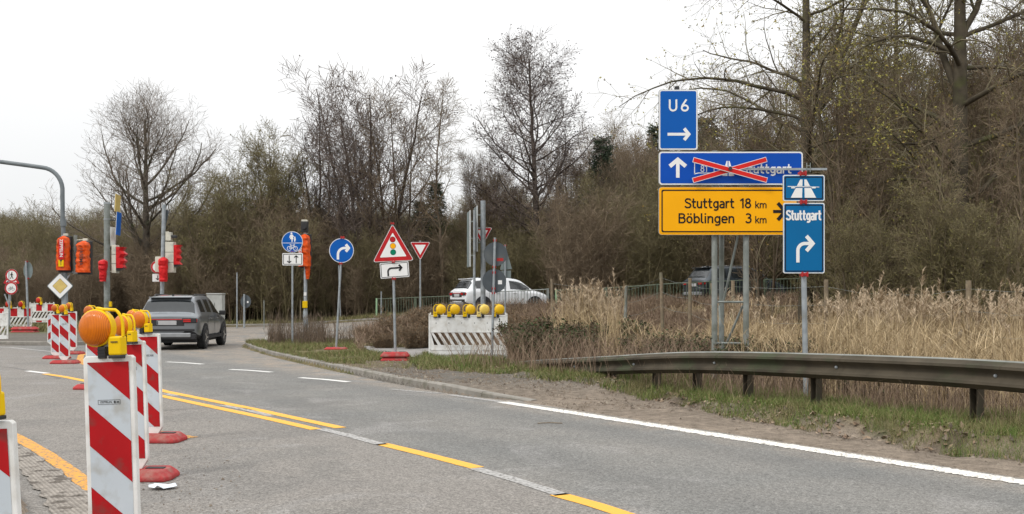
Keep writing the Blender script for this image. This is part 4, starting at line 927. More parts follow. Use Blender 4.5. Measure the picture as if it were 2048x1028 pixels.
# ================================================================ TRAFFIC SIGNALS
def lump(mb, x, z, w, h, d, y, seed=0, amp=.02, taper=(1, 1), n=14, m=12, mi=0):
    """fabric hood: rounded sack with creases"""
    rr = np.random.default_rng(seed); vs = []
    for i in range(n + 1):
        t = i / n; zz = z + h / 2 - h * t; e = min(1, (t / .16)) ; round_ = math.sqrt(max(0, 1 - (1 - e) ** 2)); wx = w / 2 * (taper[0] * (1 - t) + taper[1] * t) * max(.12, round_)
        dd = d * max(.25, round_) * (.9 + .2 * rr.random())
        for j in range(m + 1):
            a = math.pi * j / m; s = (rr.random() - .5) * amp * 2 * (0 if t > .98 else 1)
            cx = math.copysign(abs(math.cos(a)) ** .6, math.cos(a)); sx = abs(math.sin(a)) ** .5
            vs.append((x - cx * wx + s * .6, y - sx * dd + s, zz + s * .3))
    fs = [(i * (m + 1) + j, i * (m + 1) + j + 1, (i + 1) * (m + 1) + j + 1, (i + 1) * (m + 1) + j) for i in range(n) for j in range(m)]
    fs.append(tuple(range(m + 1))); fs.append(tuple(reversed(range(n * (m + 1), (n + 1) * (m + 1)))))
    mb.add(vs, fs, mi); return mb
def head_front(s, c, x0, y0, x1, y1, mat, bx=None, seed=1, label=None, low=.06):
    """signal head facing the camera under a fabric hood"""
    xa, xb, za, zb2 = c.x(x0), c.x(x1), c.z(y1), c.z(y0); w = xb - xa; h = zb2 - za
    hd = MB().box(((xa + xb) / 2, .06, (za + zb2) / 2), (w, .16, h)).build('signal_head', M['dark'], s, bevel=.02, label=label)
    MB().box(((xa + xb) / 2, .08, zb2 + .04), (w * .35, .08, .07)).build('head_cap', M['cream'], hd, bevel=.01)
    cvr = lump(MB(), (xa + xb) / 2, (za + zb2) / 2 + h * low * .5, w * .93, h * (1 - low) , .18, -.02, seed, .026, (.94, 1.08)).build('fabric_cover', M[mat], hd, smooth=False)
    return hd, cvr
def head_side(s, c, x0, y0, x1, y1, hx, hy0, hy1, seed=2, mat='redfab'):
    """signal head seen from its side, hood pointing right"""
    xa, xb, za, zb2 = c.x(x0), c.x(x1), c.z(y1), c.z(y0)
    hd = MB().box(((xa + xb) / 2, .1, (za + zb2) / 2), (xb - xa, .30, zb2 - za)).build('signal_head', M['cream'], s, bevel=.012)
    for k in (1, 2): MB().box(((xa + xb) / 2, -.052, za + (zb2 - za) * k / 3), (xb - xa + .004, .006, .012)).build('joint_strap', M['clad'], hd)
    # hood
    L = c.x(hx) - xb; rr = np.random.default_rng(seed); zt, zb3 = c.z(hy0), c.z(hy1); n = 7; vs = []
    for i in range(n):
        t = i / (n - 1); zz = zt + (zb3 - zt) * t; ll = L * (.95 if i % 2 == 0 else .62) * (.9 + .2 * rr.random())
        for (a, b_) in ((0, -.06), (.55, -.075), (1, -.02 + .03 * rr.random()), (1, .2), (.55, .27), (0, .26)): vs.append((xb + .005 + a * ll, b_ + (rr.random() - .5) * .02, zz))
    fs = [(i * 6 + j, i * 6 + (j + 1) % 6, (i + 1) * 6 + (j + 1) % 6, (i + 1) * 6 + j) for i in range(n - 1) for j in range(6)] + [tuple(range(6)), tuple(range((n - 1) * 6, n * 6))[::-1]]
    MB().add(vs, fs).build('fabric_cover', M[mat], hd, fix=True)
    MB().prism([(xb + .004, zb3 + .03), (xb + .004, zb3 - .1), (xb + L * .75, zb3 - .015), (xb + L * .9, zb3 + .03)], -.03, .22).build('visor', M['dark'], hd, fix=True)
    return hd
DM = 30.0
s, c = mk('signal_mast', 126, 0, DM, 'curved cantilever mast with two orange covered signal heads at the far left', 'traffic light')
pts = [(c.x(128), .1, -.1), (c.x(125), .1, c.z(470))]
MB().tube(pts, [.10, .075], 16).build('lower_pole', M['galv'], s, smooth=True)
bend = [(124.5, 478), (122.5, 440), (122, 400)] + [(78 + 44 * math.cos(R(a)), 380 - 46 * math.sin(R(a))) for a in (5, 15, 25, 35, 45, 55, 65, 75, 85)] + [(60, 331), (0, 323), (-130, 309), (-330, 292)]
MB().tube([(c.x(a), .1, c.z(b_)) for a, b_ in bend], .062, 14).build('curved_arm', M['mast'], s, smooth=True)
MB().tube([(c.x(124), .1, c.z(452)), (c.x(123), .1, c.z(438))], .085, 14).build('collar', M['mast'], s, smooth=True)
h1, cv1 = head_front(s, c, 116, 472, 142, 545, 'orange', seed=3, label='left orange hooded head with a red banner reading ZEPPELIN')
MB().box((c.x(129.5), -.235, c.z(500)), (.155, .012, .56)).build('red_banner', M['redfab'], cv1)
t = put(font_mesh('ZEPPELIN', .125, M['white']), 'banner_text', cv1, (c.x(129.5), -.244, c.z(497))); t.rotation_euler = (R(90), R(90), 0)
MB().box((c.x(129), -.232, c.z(527)), (.15, .014, .19)).build('yellow_tag', M['lampyel'], cv1)
MB().prism([(c.x(126), c.z(520)), (c.x(132), c.z(520)), (c.x(129), c.z(525))], -.242, -.240).box((c.x(129), -.241, c.z(527)), (.015, .003, .12)).build('tag_mark', M['dark'], cv1)
h2, cv2 = head_front(s, c, 155, 482, 182, 549, 'orange', seed=5, label='right orange hooded head lettered FABEMA')
t = put(font_mesh('FABEMA', .14, M['dark']), 'cover_text', cv2, (c.x(168.5), -.232, c.z(514))); t.rotation_euler = (R(90), R(90), 0)
MB().tube([(c.x(147), .12, c.z(548)), (c.x(147), .12, c.z(470))], .055, 12).build('side_pole', M['galvdark'], s, smooth=True)
MB().tube([(c.x(126), .1, c.z(543)), (c.x(175), .1, c.z(547))], .03, 10).build('bracket', M['galv'], s)
MB().tube([(c.x(147), .1, c.z(480)), (c.x(163), .1, c.z(479))], .012, 8).tube([(c.x(163), .1, c.z(479)), (c.x(171), .1, c.z(480))], .015, 8).build('upper_bracket', M['cream'], s)
MB().tube([(c.x(143), .02, c.z(495)), (c.x(149), -.03, c.z(505)), (c.x(152), .05, c.z(540)), (c.x(147), .1, c.z(546))], .008, 6).build('cable', M['dark'], s)
# priority diamond
k = c.l(27); X0, Z0 = c.x(122), c.z(572)
def dia(r, rad): return rpoly([(X0, Z0 - r), (X0 + r, Z0), (X0, Z0 + r), (X0 - r, Z0)], rad)
dd = MB().prism(dia(k, .04)[::-1], -.06, -.045).build('priority_sign', M['signback'], s, fix=True)
MB().flat(dia(k * .985, .04)[::-1], -.062).build('border', M['signback2'], dd); MB().flat(dia(k * .92, .035)[::-1], -.064).build('sign_face', M['white'], dd)
MB().flat(dia(k * .57, .02)[::-1], -.066).build('inner_line', M['dark'], dd); MB().flat(dia(k * .545, .02)[::-1], -.068).build('yellow_diamond', M['gold'], dd)
MB().tube([(c.x(134), -.03, c.z(559)), (c.x(138), .05, c.z(549))], .022, 8).build('stay', M['galv'], s)
# thick signal pole with two red covered heads
s, c = mk('signal_pole', 214, 0, 33, 'thick grey signal pole left of the car with red covered heads and yellow box', 'traffic light')
MB().tube([(0, 0, -.1), (0, 0, c.z(404))], .095, 16).build('pole', M['galvdark'], s, smooth=True)
for py in (437, 405): MB().tube([(0, 0, c.z(py)), (0, 0, c.z(py + 3))], .105, 16).build('collar', M['galv'], s, smooth=True)
head_side(s, c, 224, 490, 233, 546, 251, 494, 536, 2)
MB().tube([(0, 0, c.z(492)), (c.x(226), .05, c.z(492))], .012, 6).tube([(0, 0, c.z(543)), (c.x(226), .05, c.z(543))], .012, 6).build('bracket', M['cream'], s)
hd = MB().box((c.x(208), -.08, c.z(538)), (.13, .1, .5)).build('pedestrian_head', M['cream'], s, bevel=.01)
lump(MB(), c.x(210), c.z(541), c.l(15), c.l(44), .20, -.10, 8, .015, (1.15, .62)).build('fabric_cover', M['redfab'], hd)
MB().box((c.x(221.5), -.02, c.z(608.5)), (.08, .09, .17)).build('push_button_box', M['lampyel'], s, bevel=.01)
for (x0, y0, y1, mt, dpt) in ((233, 389, 424, 'gold', .75), (235, 424, 470, 'blue', .55)):
    q = MB().box((0, 0, 0), (.03, dpt, c.l(y1 - y0))).build('side_sign', M[mt], s, loc=(c.x(x0), .1, c.z((y0 + y1) / 2)), bevel=.006); q.rotation_euler = (0, R(3), R(10 if mt == 'gold' else 9))
    MB().box((-.021, 0, 0), (.012, dpt, c.l(y1 - y0) * .98)).build('sign_rim', M['plastic'], q)
MB().prism([(c.x(219), c.z(453)), (c.x(223), c.z(454)), (c.x(221), c.z(492))], .0, .4).build('edge_on_triangle', M['plastic'], s, fix=True)
MB().tube([(0, 0, c.z(408)), (c.x(233), .05, c.z(408))], .02, 6).tube([(0, 0, c.z(440)), (c.x(234), .05, c.z(440))], .02, 6).build('sign_bracket', M['dark'], s)
# pole behind the car
s, c = mk('signal_pole', 325, 0, 39, 'slimmer signal pole behind the grey car with a cream head and red covers', 'traffic light')
MB().tube([(c.x(322), 0, -.1), (c.x(328), 0, c.z(409))], .075, 14).build('pole', M['galv'], s, smooth=True)
head_side(s, c, 331, 484, 348, 545, 362, 490, 529, 6)
MB().box((c.x(337), .06, c.z(473)), (c.l(11), .22, c.l(17))).build('upper_head', M['cream'], s, bevel=.015); MB().box((c.x(347.5), .06, c.z(473)), (c.l(10), .2, c.l(6))).build('visor', M['dark'], s, bevel=.02)
MB().tube([(c.x(326), 0, c.z(463)), (c.x(337), .05, c.z(463))], .012, 6).tube([(c.x(326), 0, c.z(483)), (c.x(337), .05, c.z(483))], .012, 6).build('bracket', M['cream'], s)
hd = MB().box((c.x(318.5), -.08, c.z(529)), (c.l(12), .12, c.l(31))).build('pedestrian_head', M['cream'], s, bevel=.015)
lump(MB(), c.x(329.5), c.z(539), c.l(18), c.l(49), .22, -.10, 9, .014, (1.08, .75)).build('fabric_cover', M['redfab'], hd)
MB().prism([(c.x(329), c.z(419)), (c.x(337), c.z(421)), (c.x(330), c.z(455))], .05, .07).build('triangle_sign_back', M['signback'], s, fix=True)
q = disc_sign(s, c.x(314), c.z(534), c.l(13), 'white', 'white', y=.02); MB().ring(circ(c.x(314), c.z(534), c.l(12.5)), circ(c.x(314), c.z(534), c.l(9)), .014).build('red_ring', M['red'], q)
pl = plate(s, c, 304.5, 547.5, 320, 563.5, y=.0, line='white'); mm = MB(); m = MB(); arrow_up(mm, 0, 0, c.l(9), c.l(1.6), c.l(3.4), -.006); m.add([(c.x(315.5) - v[0], v[1], c.z(551) - v[2]) for v in mm.v], mm.f); m.build('arrow', M['black'], pl)
# pole with orange hood behind the cycle sign
s, c = mk('signal_pole', 611, 676, 34.9, 'signal pole with a loose orange hood standing behind the round path sign', 'traffic light')
MB().tube([(0, 0, -.1), (0, 0, c.z(640)), (0, 0, c.z(625)), (0, 0, c.z(618)), (0, 0, c.z(462))], [.088, .088, .082, .06, .056], 14).build('pole', M['galv'], s, smooth=True)
hd, cvr = head_front(s, c, 598, 468, 622, 537, 'orange', seed=12)
MB().box((c.x(603), -.235, c.z(500)), (.11, .012, .75)).build('red_banner', M['redfab'], cvr)
t = put(font_mesh('ZEPPELIN', .15, M['white']), 'banner_text', cvr, (c.x(602.5), -.244, c.z(500))); t.rotation_euler = (R(90), R(90), 0)
lump(MB(), c.x(616), c.z(540), c.l(13), c.l(36), .1, -.02, 15, .03, (1, .35)).build('hanging_cloth', M['orange'], hd)
MB().box((c.x(609.5), .0, c.z(454)), (c.l(13.5), .2, c.l(22))).build('top_head', M['dark'], s, bevel=.02); MB().lathe([(.10, -.13), (.10, -.02), (.085, -.02)], (c.x(609.5), -.05, c.z(453)), 'y', 16).build('visor', M['clad'], s); MB().box((c.x(609.5), 0, c.z(441.5)), (.2, .16, .06)).build('head_cap', M['cream'], s, bevel=.01)
MB().box((0, -.08, c.z(609)), (c.l(9.5), .1, c.l(14))).build('push_button_box', M['lampyel'], s, bevel=.012); MB().box((0, -.07, c.z(588)), (.09, .01, .12)).build('sticker', M['white'], s)
s, c = mk('thin_pole', 528.0, 0, 47, 'thin grey mast with no sign standing before the hedge', 'pole'); MB().tube([(0, 0, -.1), (0, 0, c.z(600))], .02, 6).build('pole', M['galvdark'], s)
# ================================================================ UTILITY CABINET, POSTS
s, c = mk('utility_cabinet', 429, 0, 44, 'pale grey utility cabinet standing right behind the car', 'cabinet')
MB().box((0, .2, c.z(589) / 2), (c.l(31), .45, c.z(589))).build('body', M['cab'], s, bevel=.01); MB().box((0, .2, c.z(589) + .03), (c.l(33), .5, .05)).build('roof', M['cab'], s, bevel=.01)
MB().box((c.x(429), -.03, .75), (.015, .008, 1.1)).build('door_joint', M['clad'], s); MB().box((c.x(433), -.034, .8), (.03, .02, .14)).build('handle', M['dark'], s)
for px, pt, pb, D, lean, lab in ((474, 545, 640, 52, .0, 'thin bare pole against the hedge left of the leaning turn sign'), (681.5, 531, 640, 57, -.04, 'thin whitish pole in the hedge right of the turn right sign'), (601, 600, 640, 57, 0, 'short thin stick in the hedge behind the signal pole'), (762.5, 583, 640, 55, 0, 'thin pole rising behind the green railing end'), (190, 593, 640, 62, 0, 'upright of a galvanised stand before the left hedge')):
    X = (px - 1024) * D / 2048; z0_ = H(X, D); o = empty('thin_post', (X, D, z0_), lab, 'pole'); z1 = EYE + (600 - pt) * D / 2048 - z0_
    MB().tube([(0, 0, -.1), (lean * z1, 0, z1)], .035, 6).build('shaft', M['galv' if px != 601 else 'wood'], o)
    if px == 190: MB().tube([(0, 0, z1), (.9, 0, z1 - 1.1)], .03, 6).build('stay', M['galv'], o)
# ================================================================ GUARD RAIL
RAILPIX = [(2500, 760, 8.55), (2230, 738, 9.35), (2048, 722.5, 10.2), (1900, 715.5, 11.05), (1750, 710.5, 11.95), (1600, 706, 13.0), (1480, 703, 13.9), (1400, 702.5, 14.6), (1340, 704, 15.3), (1280, 708, 16.2), (1200, 713, 17.5), (1120, 717, 19.0), (1040, 722, 20.5), (985, 728, 21.6)]
rl = empty('guard_rail', tuple(G(1600, 860)), 'long weathered steel guard rail along the right verge', 'guard rail')
RO = rl.location.copy()
tops = [P(*p) for p in RAILPIX]; D_ = [0]
for i in range(1, len(tops)): D_.append(D_[-1] + (tops[i] - tops[i - 1]).length)
def rat(s_):
    x = np.interp(s_, D_, [t.x for t in tops]); y = np.interp(s_, D_, [t.y for t in tops]); z = np.interp(s_, D_, [t.z for t in tops]); return Vector((x, y, z))
def rsm(s_): return sum((rat(max(0, min(D_[-1], s_ + o))) for o in (-.9, -.45, 0, .45, .9)), Vector()) / 5
prof = [(.035, 0), (.0, -.012), (-.012, -.03), (-.075, -.055), (-.08, -.085), (-.012, -.13), (0, -.15), (0, -.165), (-.012, -.185), (-.075, -.225), (-.08, -.255), (-.012, -.285), (0, -.30), (.03, -.312)]
secs = np.arange(0, D_[-1] - .2, 2.2)
for si, s0 in enumerate(secs):
    s1 = min(D_[-1], s0 + 2.26); vs = []; K = 9; np_ = len(prof)
    for i in range(K):
        s_ = s0 + (s1 - s0) * i / (K - 1); p = rsm(s_); t = (rsm(s_ + .2) - rsm(s_ - .2)); n = Vector((-t.y, t.x, 0)).normalized()
        if n.y < 0: n = -n
        lift = .004 * (1 - i / (K - 1))
        for o, z_ in prof: vs.append(p + n * (o - lift) + Vector((0, 0, z_)) - RO)
        for o, z_ in prof: vs.append(p + n * (o + .006 - lift) + Vector((0, 0, z_ + .002)) - RO)
    m2_ = 2 * np_; fs = []; mi = []
    for i in range(K - 1):
        for j in range(np_ - 1):
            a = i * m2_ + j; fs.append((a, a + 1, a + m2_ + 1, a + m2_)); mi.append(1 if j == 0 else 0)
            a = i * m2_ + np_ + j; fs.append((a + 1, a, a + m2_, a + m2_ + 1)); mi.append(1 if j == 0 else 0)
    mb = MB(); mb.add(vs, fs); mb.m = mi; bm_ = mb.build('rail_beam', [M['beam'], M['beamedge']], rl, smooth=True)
    pb = rsm(s0 + .12); t = (rsm(s0 + .3) - rsm(s0)); n = Vector((-t.y, t.x, 0)).normalized(); n = n if n.y > 0 else -n
    q = pb - n * .012 + Vector((0, 0, -.157)) - RO; MB().lathe([(.02, -.02), (.015, -.03), (.001, -.032)], q, 'y', 8).build('bolt', M['galv'], bm_)
for px in (2280, 1935, 1621, 1482, 1380, 1300, 1215, 1120):
    i = min(range(400), key=lambda k: abs((lambda p: p.x / p.y * 2048 + 1024 - px)(rsm(k * D_[-1] / 400)))); s_ = i * D_[-1] / 400; p = rsm(s_); t = rsm(s_ + .2) - rsm(s_ - .2); n = Vector((-t.y, t.x, 0)).normalized(); n = n if n.y > 0 else -n
    q = p + n * .12; rot = Matrix.Rotation(math.atan2(n.y, n.x) - math.pi / 2, 3, 'Z')
    m = MB(); L = q.z - H(q.x, q.y) + .3
    for sx in (-1, 1): m.box((0, 0, 0), (.012, .10, L)); m.v[-8:] = [(v[0] + sx * .045, v[1], v[2]) for v in m.v[-8:]]
    m.box((0, .045, 0), (.10, .012, L)); m.v = [tuple(rot @ Vector(v)) for v in m.v]
    m.build('rail_post', M['beam'], rl, loc=q + Vector((0, 0, -.05 - L / 2)) - RO)
    MB().box((0, 0, 0), (.09, .10, .2), rot=rot).build('spacer', M['beam'], rl, loc=p + n * .05 + Vector((0, 0, -.16)) - RO)
# ================================================================ WIRE FENCE WITH WOODEN POSTS
fp = [(1103.5, 558, 34), (1252, 571, 31), (1322, 545, 29), (1380, 556, 27.5), (1424, 566, 26), (1466, 561, 25), (1652, 559, 22), (1790, 575, 20.5), (1937, 561, 18.5), (2120, 560, 16.5)]
fe = empty('wire_fence', (2.5, 30, 0), 'wire fence on weathered round wooden posts behind the dry reeds', 'fence')
ends = []
for i, (px, py, D) in enumerate(fp):
    X = (px - 1024) * D / 2048; t = P(px, py, D); g = H(X, D); ln = random.uniform(-.04, .04) if px != 1424 else -.12
    if px == 1790: ends.append(t); continue
    MB().tube([(X - ln * (t.z - g) - 2.5, D - 30, g - .3), (X - 2.5, D - 30, t.z)], [.055, .048], 10).build('fence_post', M['galvdark' if px == 1252 else 'wood'], fe, smooth=True); ends.append(t)
for h_ in (.15, .55, .95):
    m = MB()
    for a, c in zip(ends[:-1], ends[1:]):
        p, q = a - Vector((2.5, 30, h_)), c - Vector((2.5, 30, h_)); mid = (p + q) / 2 - Vector((0, 0, .05)); m.tube([p, mid, q], .003, 4, cap=False)
    m.build('wire', M['galvdark'], fe)
a = P(1937, 655, 18.4); b_ = P(1880, 702, 18.2); o = Vector((2.5, 30, 0)); MB().tube([a - o, b_ - o], .05, 10).build('brace', M['wood'], fe, smooth=True)
# ================================================================ GREEN RAILINGS ON THE RAMP
def railing(pts, label, first='railpale', n_at=9, h=1.0, bars='railgreen'):
    """pts: (px, top py, D)"""
    T = [P(*p) for p in pts]; r = empty('ramp_railing', T[0] - Vector((0, 0, h)), label, 'railing', 'green ramp railings'); o = r.location.copy()
    L = [0]
    for i in range(1, len(T)): L.append(L[-1] + (T[i] - T[i - 1]).length)
    at = lambda s_: Vector([np.interp(s_, L, [t[k] for t in T]) for k in range(3)])
    n = max(2, int(L[-1] / .14))
    for dz in (0, -h + .1): MB().tube([at(s_) - o + Vector((0, 0, dz)) for s_ in np.linspace(0, L[-1], 12)], .026 if dz == 0 else .02, 6).build('rail', M[bars], r)
    np2 = max(2, int(L[-1] / 2.0) + 1)
    for i in range(np2):
        p = at(L[-1] * i / (np2 - 1)) - o; MB().box(p + Vector((0, 0, -h / 2 - .08)), (.085, .05, h + .25)).build('post', M[first if i == 0 else bars], r)
    proto = MB().box((0, 0, -h / 2 + .05), (.024, .024, h - .12)).mesh('bar', M[bars])
    for i in range(min(n, 290)): put(proto, 'bar', r, at(L[-1] * (i + .5) / n) - o)
    return r
railing([(753, 598, 56), (830, 595, 56), (905, 592, 55.5)], 'pale green railing beyond the side road, left of the white car')
railing([(985, 584, 45.5), (1040, 581.5, 45), (1096, 578.5, 44.6)], 'dark railing in front of the white car', first='galvdark', bars='galvdark')
railing([(1112, 581, 46), (1200, 577, 45.5), (1300, 570.5, 44.8), (1360, 566, 44.4), (1500, 560, 43.8), (1640, 556, 43.2)], 'long green railing along the ramp behind the reeds and below the dark car')
# ================================================================ CARS
def car(name, loc, yaw, paint, label, det=1):
    """local axes: +y forward, length 4.6, origin on the ground at the centre"""
    o = empty(name, loc, label, 'car', None, yaw)
    # stations: y, half width factor, z sill, z belt, z roof, roof half width, material flag of the strip that follows
    S = [(-2.28, .80, .50, .93, 1.00, .72), (-2.24, .90, .36, .98, 1.06, .76), (-2.10, .93, .32, 1.02, 1.12, .76), (-1.98, .945, .30, 1.04, 1.30, .70), (-1.86, .95, .28, 1.05, 1.50, .655), (-1.72, .95, .27, 1.05, 1.60, .65),
         (-1.50, .95, .27, 1.05, 1.63, .65), (-1.02, .95, .26, 1.04, 1.655, .655), (-.94, .95, .26, 1.04, 1.66, .655), (-.10, .95, .26, 1.02, 1.66, .655), (-.02, .95, .26, 1.02, 1.66, .655), (.55, .95, .26, 1.00, 1.60, .64), (.80, .95, .26, .99, 1.50, .64),
         (1.15, .95, .27, .985, 1.22, .70), (1.35, .95, .28, .97, 1.08, .74), (1.80, .93, .30, .90, 1.00, .72), (2.12, .88, .34, .80, .88, .66), (2.28, .76, .42, .68, .74, .58)]
    vs = []; PTS = 10
    for (y, w, zs, zb_, zr, rw) in S:
        zm = (zs + zb_) / 2 + .05
        half = [(0, zs), (w * .86, zs), (w * .965, zs + .10), (w, zm), (w * .985, zb_ - .06), (w * .945, zb_), (rw + .035, zr - .045), (rw - .03, zr - .012), (rw * .5, zr + .004), (0, zr + .008)]
        for x, z in half: vs.append((x, y, z))
        for x, z in half: vs.append((-x, y, z))
    fs = []; mi = []
    n2 = 2 * PTS
    for i in range(len(S) - 1):
        ya, yb = S[i][0], S[i + 1][0]
        for sgn in (0, 1):
            for k in range(PTS - 1):
                a = i * n2 + sgn * PTS + k; f = (a, a + 1, a + n2 + 1, a + n2); fs.append(f if sgn == 0 else f[::-1])
                m_ = 0
                if k == 5:
                    if (-1.72 <= ya and yb <= 1.15) and not (ya in (-1.02, -.10)): m_ = 1
                    if ya >= 1.15 or ya < -1.72: m_ = 0
                if k in (0, 1): m_ = 2
                if k in (6, 7, 8) and -2.10 <= ya and yb <= -1.86: m_ = 1      # rear window
                if k in (7, 8) and .55 <= ya and yb <= 1.15: m_ = 1            # windscreen
                mi.append(m_)
    for i, rev in ((0, False), (len(S) - 1, True)):
        for k in range(PTS - 1):
            a = i * n2 + k; f = (a, a + PTS, a + PTS + 1, a + 1); fs.append(f if not rev else f[::-1]); mi.append(0 if k > 0 else 2)
    m = MB(); m.add(vs, fs); m.m = mi
    body = m.build('body', [paint, M['glass'], M['clad']], o, smooth=True, fix=True)
    for e in body.data.edges: e.use_edge_sharp = False
    sm = body.modifiers.new('rounding', 'SUBSURF'); sm.levels = 2; sm.render_levels = 2
    # wheels, arches
    for sx in (-1, 1):
        for y in (-1.38, 1.34):
            n = 20; r1, r2 = .375, .435; arch = []
            for rr_ in (r2, r1 - .02):
                for k in range(n + 1): a = math.pi * k / n; arch.append((sx * .957, y + rr_ * math.cos(a), .36 + rr_ * math.sin(a)))
            q = MB().add(arch, [(k, k + 1, n + 1 + k + 1, n + 1 + k) for k in range(n)])
            q.add([(sx * .953, y + (r1) * math.cos(2 * math.pi * k / 24), .36 + (r1) * math.sin(2 * math.pi * k / 24)) for k in range(24)], [tuple(range(24))])
            q.add([(sx * .957, y + r2, .36), (sx * .957, y + r2, .26), (sx * .957, y + r1 - .02, .26), (sx * .957, y + r1 - .02, .36)], [(0, 1, 2, 3)]).add([(sx * .957, y - r2, .36), (sx * .957, y - r2, .26), (sx * .957, y - r1 + .02, .26), (sx * .957, y - r1 + .02, .36)], [(0, 1, 2, 3)])
            q.build('wheel_arch', M['clad'], o)
            wheel = MB().lathe([(.22, -.115), (.33, -.115), (.352, -.08), (.355, .08), (.33, .115), (.22, .115)], (0, 0, 0), 'x', 28).build('tyre', M['tyre'], o, smooth=True, loc=(sx * .86, y, .355))
            MB().lathe([(.02, sx * .105), (.22, sx * .10), (.235, sx * .118), (.215, sx * .119), (.2, sx * .06), (.02, sx * .05)], (0, 0, 0), 'x', 24).build('rim', M['rim'], wheel, smooth=True)
            for k in range(5):
                a = 2 * math.pi * k / 5; MB().box((sx * .108, math.cos(a) * .11, math.sin(a) * .11), (.02, .2, .04), rot=Matrix.Rotation(a, 3, 'X')).build('spoke', M['chrome'], wheel)
    # rear details on a slightly tapered back
    yb = -2.292
    MB().box((0, yb + .02, .92), (1.50, .05, .022)).build('light_bar', M['tail'], o, bevel=.006)
    for sx in (-1, 1):
        hb = MB().box((sx * .66, yb + .03, .885), (.42, .09, .15)).build('tail_light_housing', M['clad'], o, bevel=.02)
        MB().box((sx * .60, yb - .018, .91), (.22, .02, .035)).box((sx * .60, yb - .018, .86), (.22, .02, .035)).build('tail_light', M['tail'], hb)
        MB().box((sx * .80, yb + .06, .91), (.16, .10, .035)).box((sx * .80, yb + .06, .86), (.16, .10, .035)).build('tail_light', M['tail'], hb)
    MB().box((0, yb - .002, .82), (.58, .02, .13)).build('number_plate', M['plate'], o, bevel=.004); MB().box((-.265, yb - .014, .82), (.04, .006, .11)).build('plate_band', M['signback'], o)
    MB().box((0, yb + .015, .83), (1.02, .03, .20)).build('plate_recess', M['clad'], o, bevel=.02)
    MB().box((0, yb + .05, .40), (1.72, .12, .17)).build('bumper_lower', M['clad'], o, bevel=.03)
    MB().box((0, yb - .005, .45), (1.42, .06, .13)).build('bumper_trim', M['silver'], o, bevel=.02)
    MB().box((0, yb + .012, .60), (1.62, .05, .07)).build('bumper_shadow_strip', M['clad'], o, bevel=.015)
    MB().prism([(-.60, 1.565), (.60, 1.565), (.62, 1.595), (-.62, 1.595)][::-1], -1.93, -1.66).build('roof_spoiler', paint, o, fix=True, bevel=.008)
    MB().box((0, -1.5, 1.65), (.04, .12, .06)).build('antenna', M['dark'], o, bevel=.01)
    MB().box((0, -2.105, 1.13), (.5, .02, .02)).build('rear_wiper', M['dark'], o)
    for sx in (-1, 1):
        MB().tube([(sx * .58, -1.45, 1.61), (sx * .59, -1.25, 1.665), (sx * .59, .1, 1.67), (sx * .58, .35, 1.62)], .02, 8).build('roof_rail', M['dark' if paint is not M['cardark'] else 'chrome'], o, smooth=True)
        mr_ = MB().box((sx * 1.03, .72, 1.09), (.20, .11, .15)).build('door_mirror', M['dark'], o, bevel=.03)
        MB().box((sx * .958, 0, .36), (.012, 2.0, .10)).build('side_cladding', M['clad'], o)
        for y in (-.62, .28): MB().box((sx * .962, y, .93), (.03, .2, .03)).build('door_handle', paint if paint is not M['carwhite'] else M['plate'], o, bevel=.008)
        for y in (-1.06, -.06, .92): MB().box((sx * .953, y, .72), (.006, .008, .62)).build('door_gap', M['clad'], o)
        MB().box((sx * .70, 2.22, .70), (.28, .12, .10)).build('headlight', M['glass'], o, bevel=.02)
    MB().box((0, 0, .3), (1.6, 4.1, .16)).build('underbody', M['clad'], o)
    return o
p1 = P(373, 695, 31.6); car('grey_car', ((366 - 1024) * 32.6 / 2048, 32.8, 0), R(4.5), M['cargrey'], 'grey metallic SUV seen from behind at the junction')
zc_ = float(ramp(np.float64(-.6), np.float64(48.5))); car('white_car', ((1001 - 1024) * 48.5 / 2048, 48.6, zc_ + .02), R(-62), M['carwhite'], 'white SUV driving up the ramp behind the round sign backs')
zc_ = float(ramp(np.float64(10), np.float64(46.5))); car('dark_car', ((1475 - 1024) * 45.6 / 2048, 46.0, zc_ + .02), R(-66), M['cardark'], 'dark grey car with roof rails behind the big sign posts and reeds')
# pale lorry behind the trees
zt_ = float(HV([24], [52])[0]); tr = empty('lorry', (23.0, 53, zt_), 'white lorry trailer glimpsed through the trees at the right', 'lorry', None, R(4))
MB().box((0, 0, 2.1), (8.2, 2.4, 2.3)).build('trailer', M['truck'], tr, bevel=.04); MB().box((0, -1.1, .8), (8.0, .2, .3)).build('chassis', M['dark'], tr)
MB().box((4.9, 0, 1.6), (1.7, 2.3, 2.4)).build('cab', M['blue'], tr, bevel=.1); MB().box((5.0, -1.16, 2.0), (.9, .02, .7)).build('cab_window', M['glass'], tr)
for x in (-2.8, -1.6, 3.2, 4.9): MB().lathe([(.3, -.12), (.5, -.12), (.5, .12), (.3, .12)], (0, 0, 0), 'y', 20).build('wheel', M['tyre'], tr, loc=(x, -1.05, .5))
MB().box((-3.4, -1.21, 1.1), (.16, .01, .09)).box((-1.4, -1.21, 1.1), (.16, .01, .09)).build('side_marker', M['clamp'], tr)
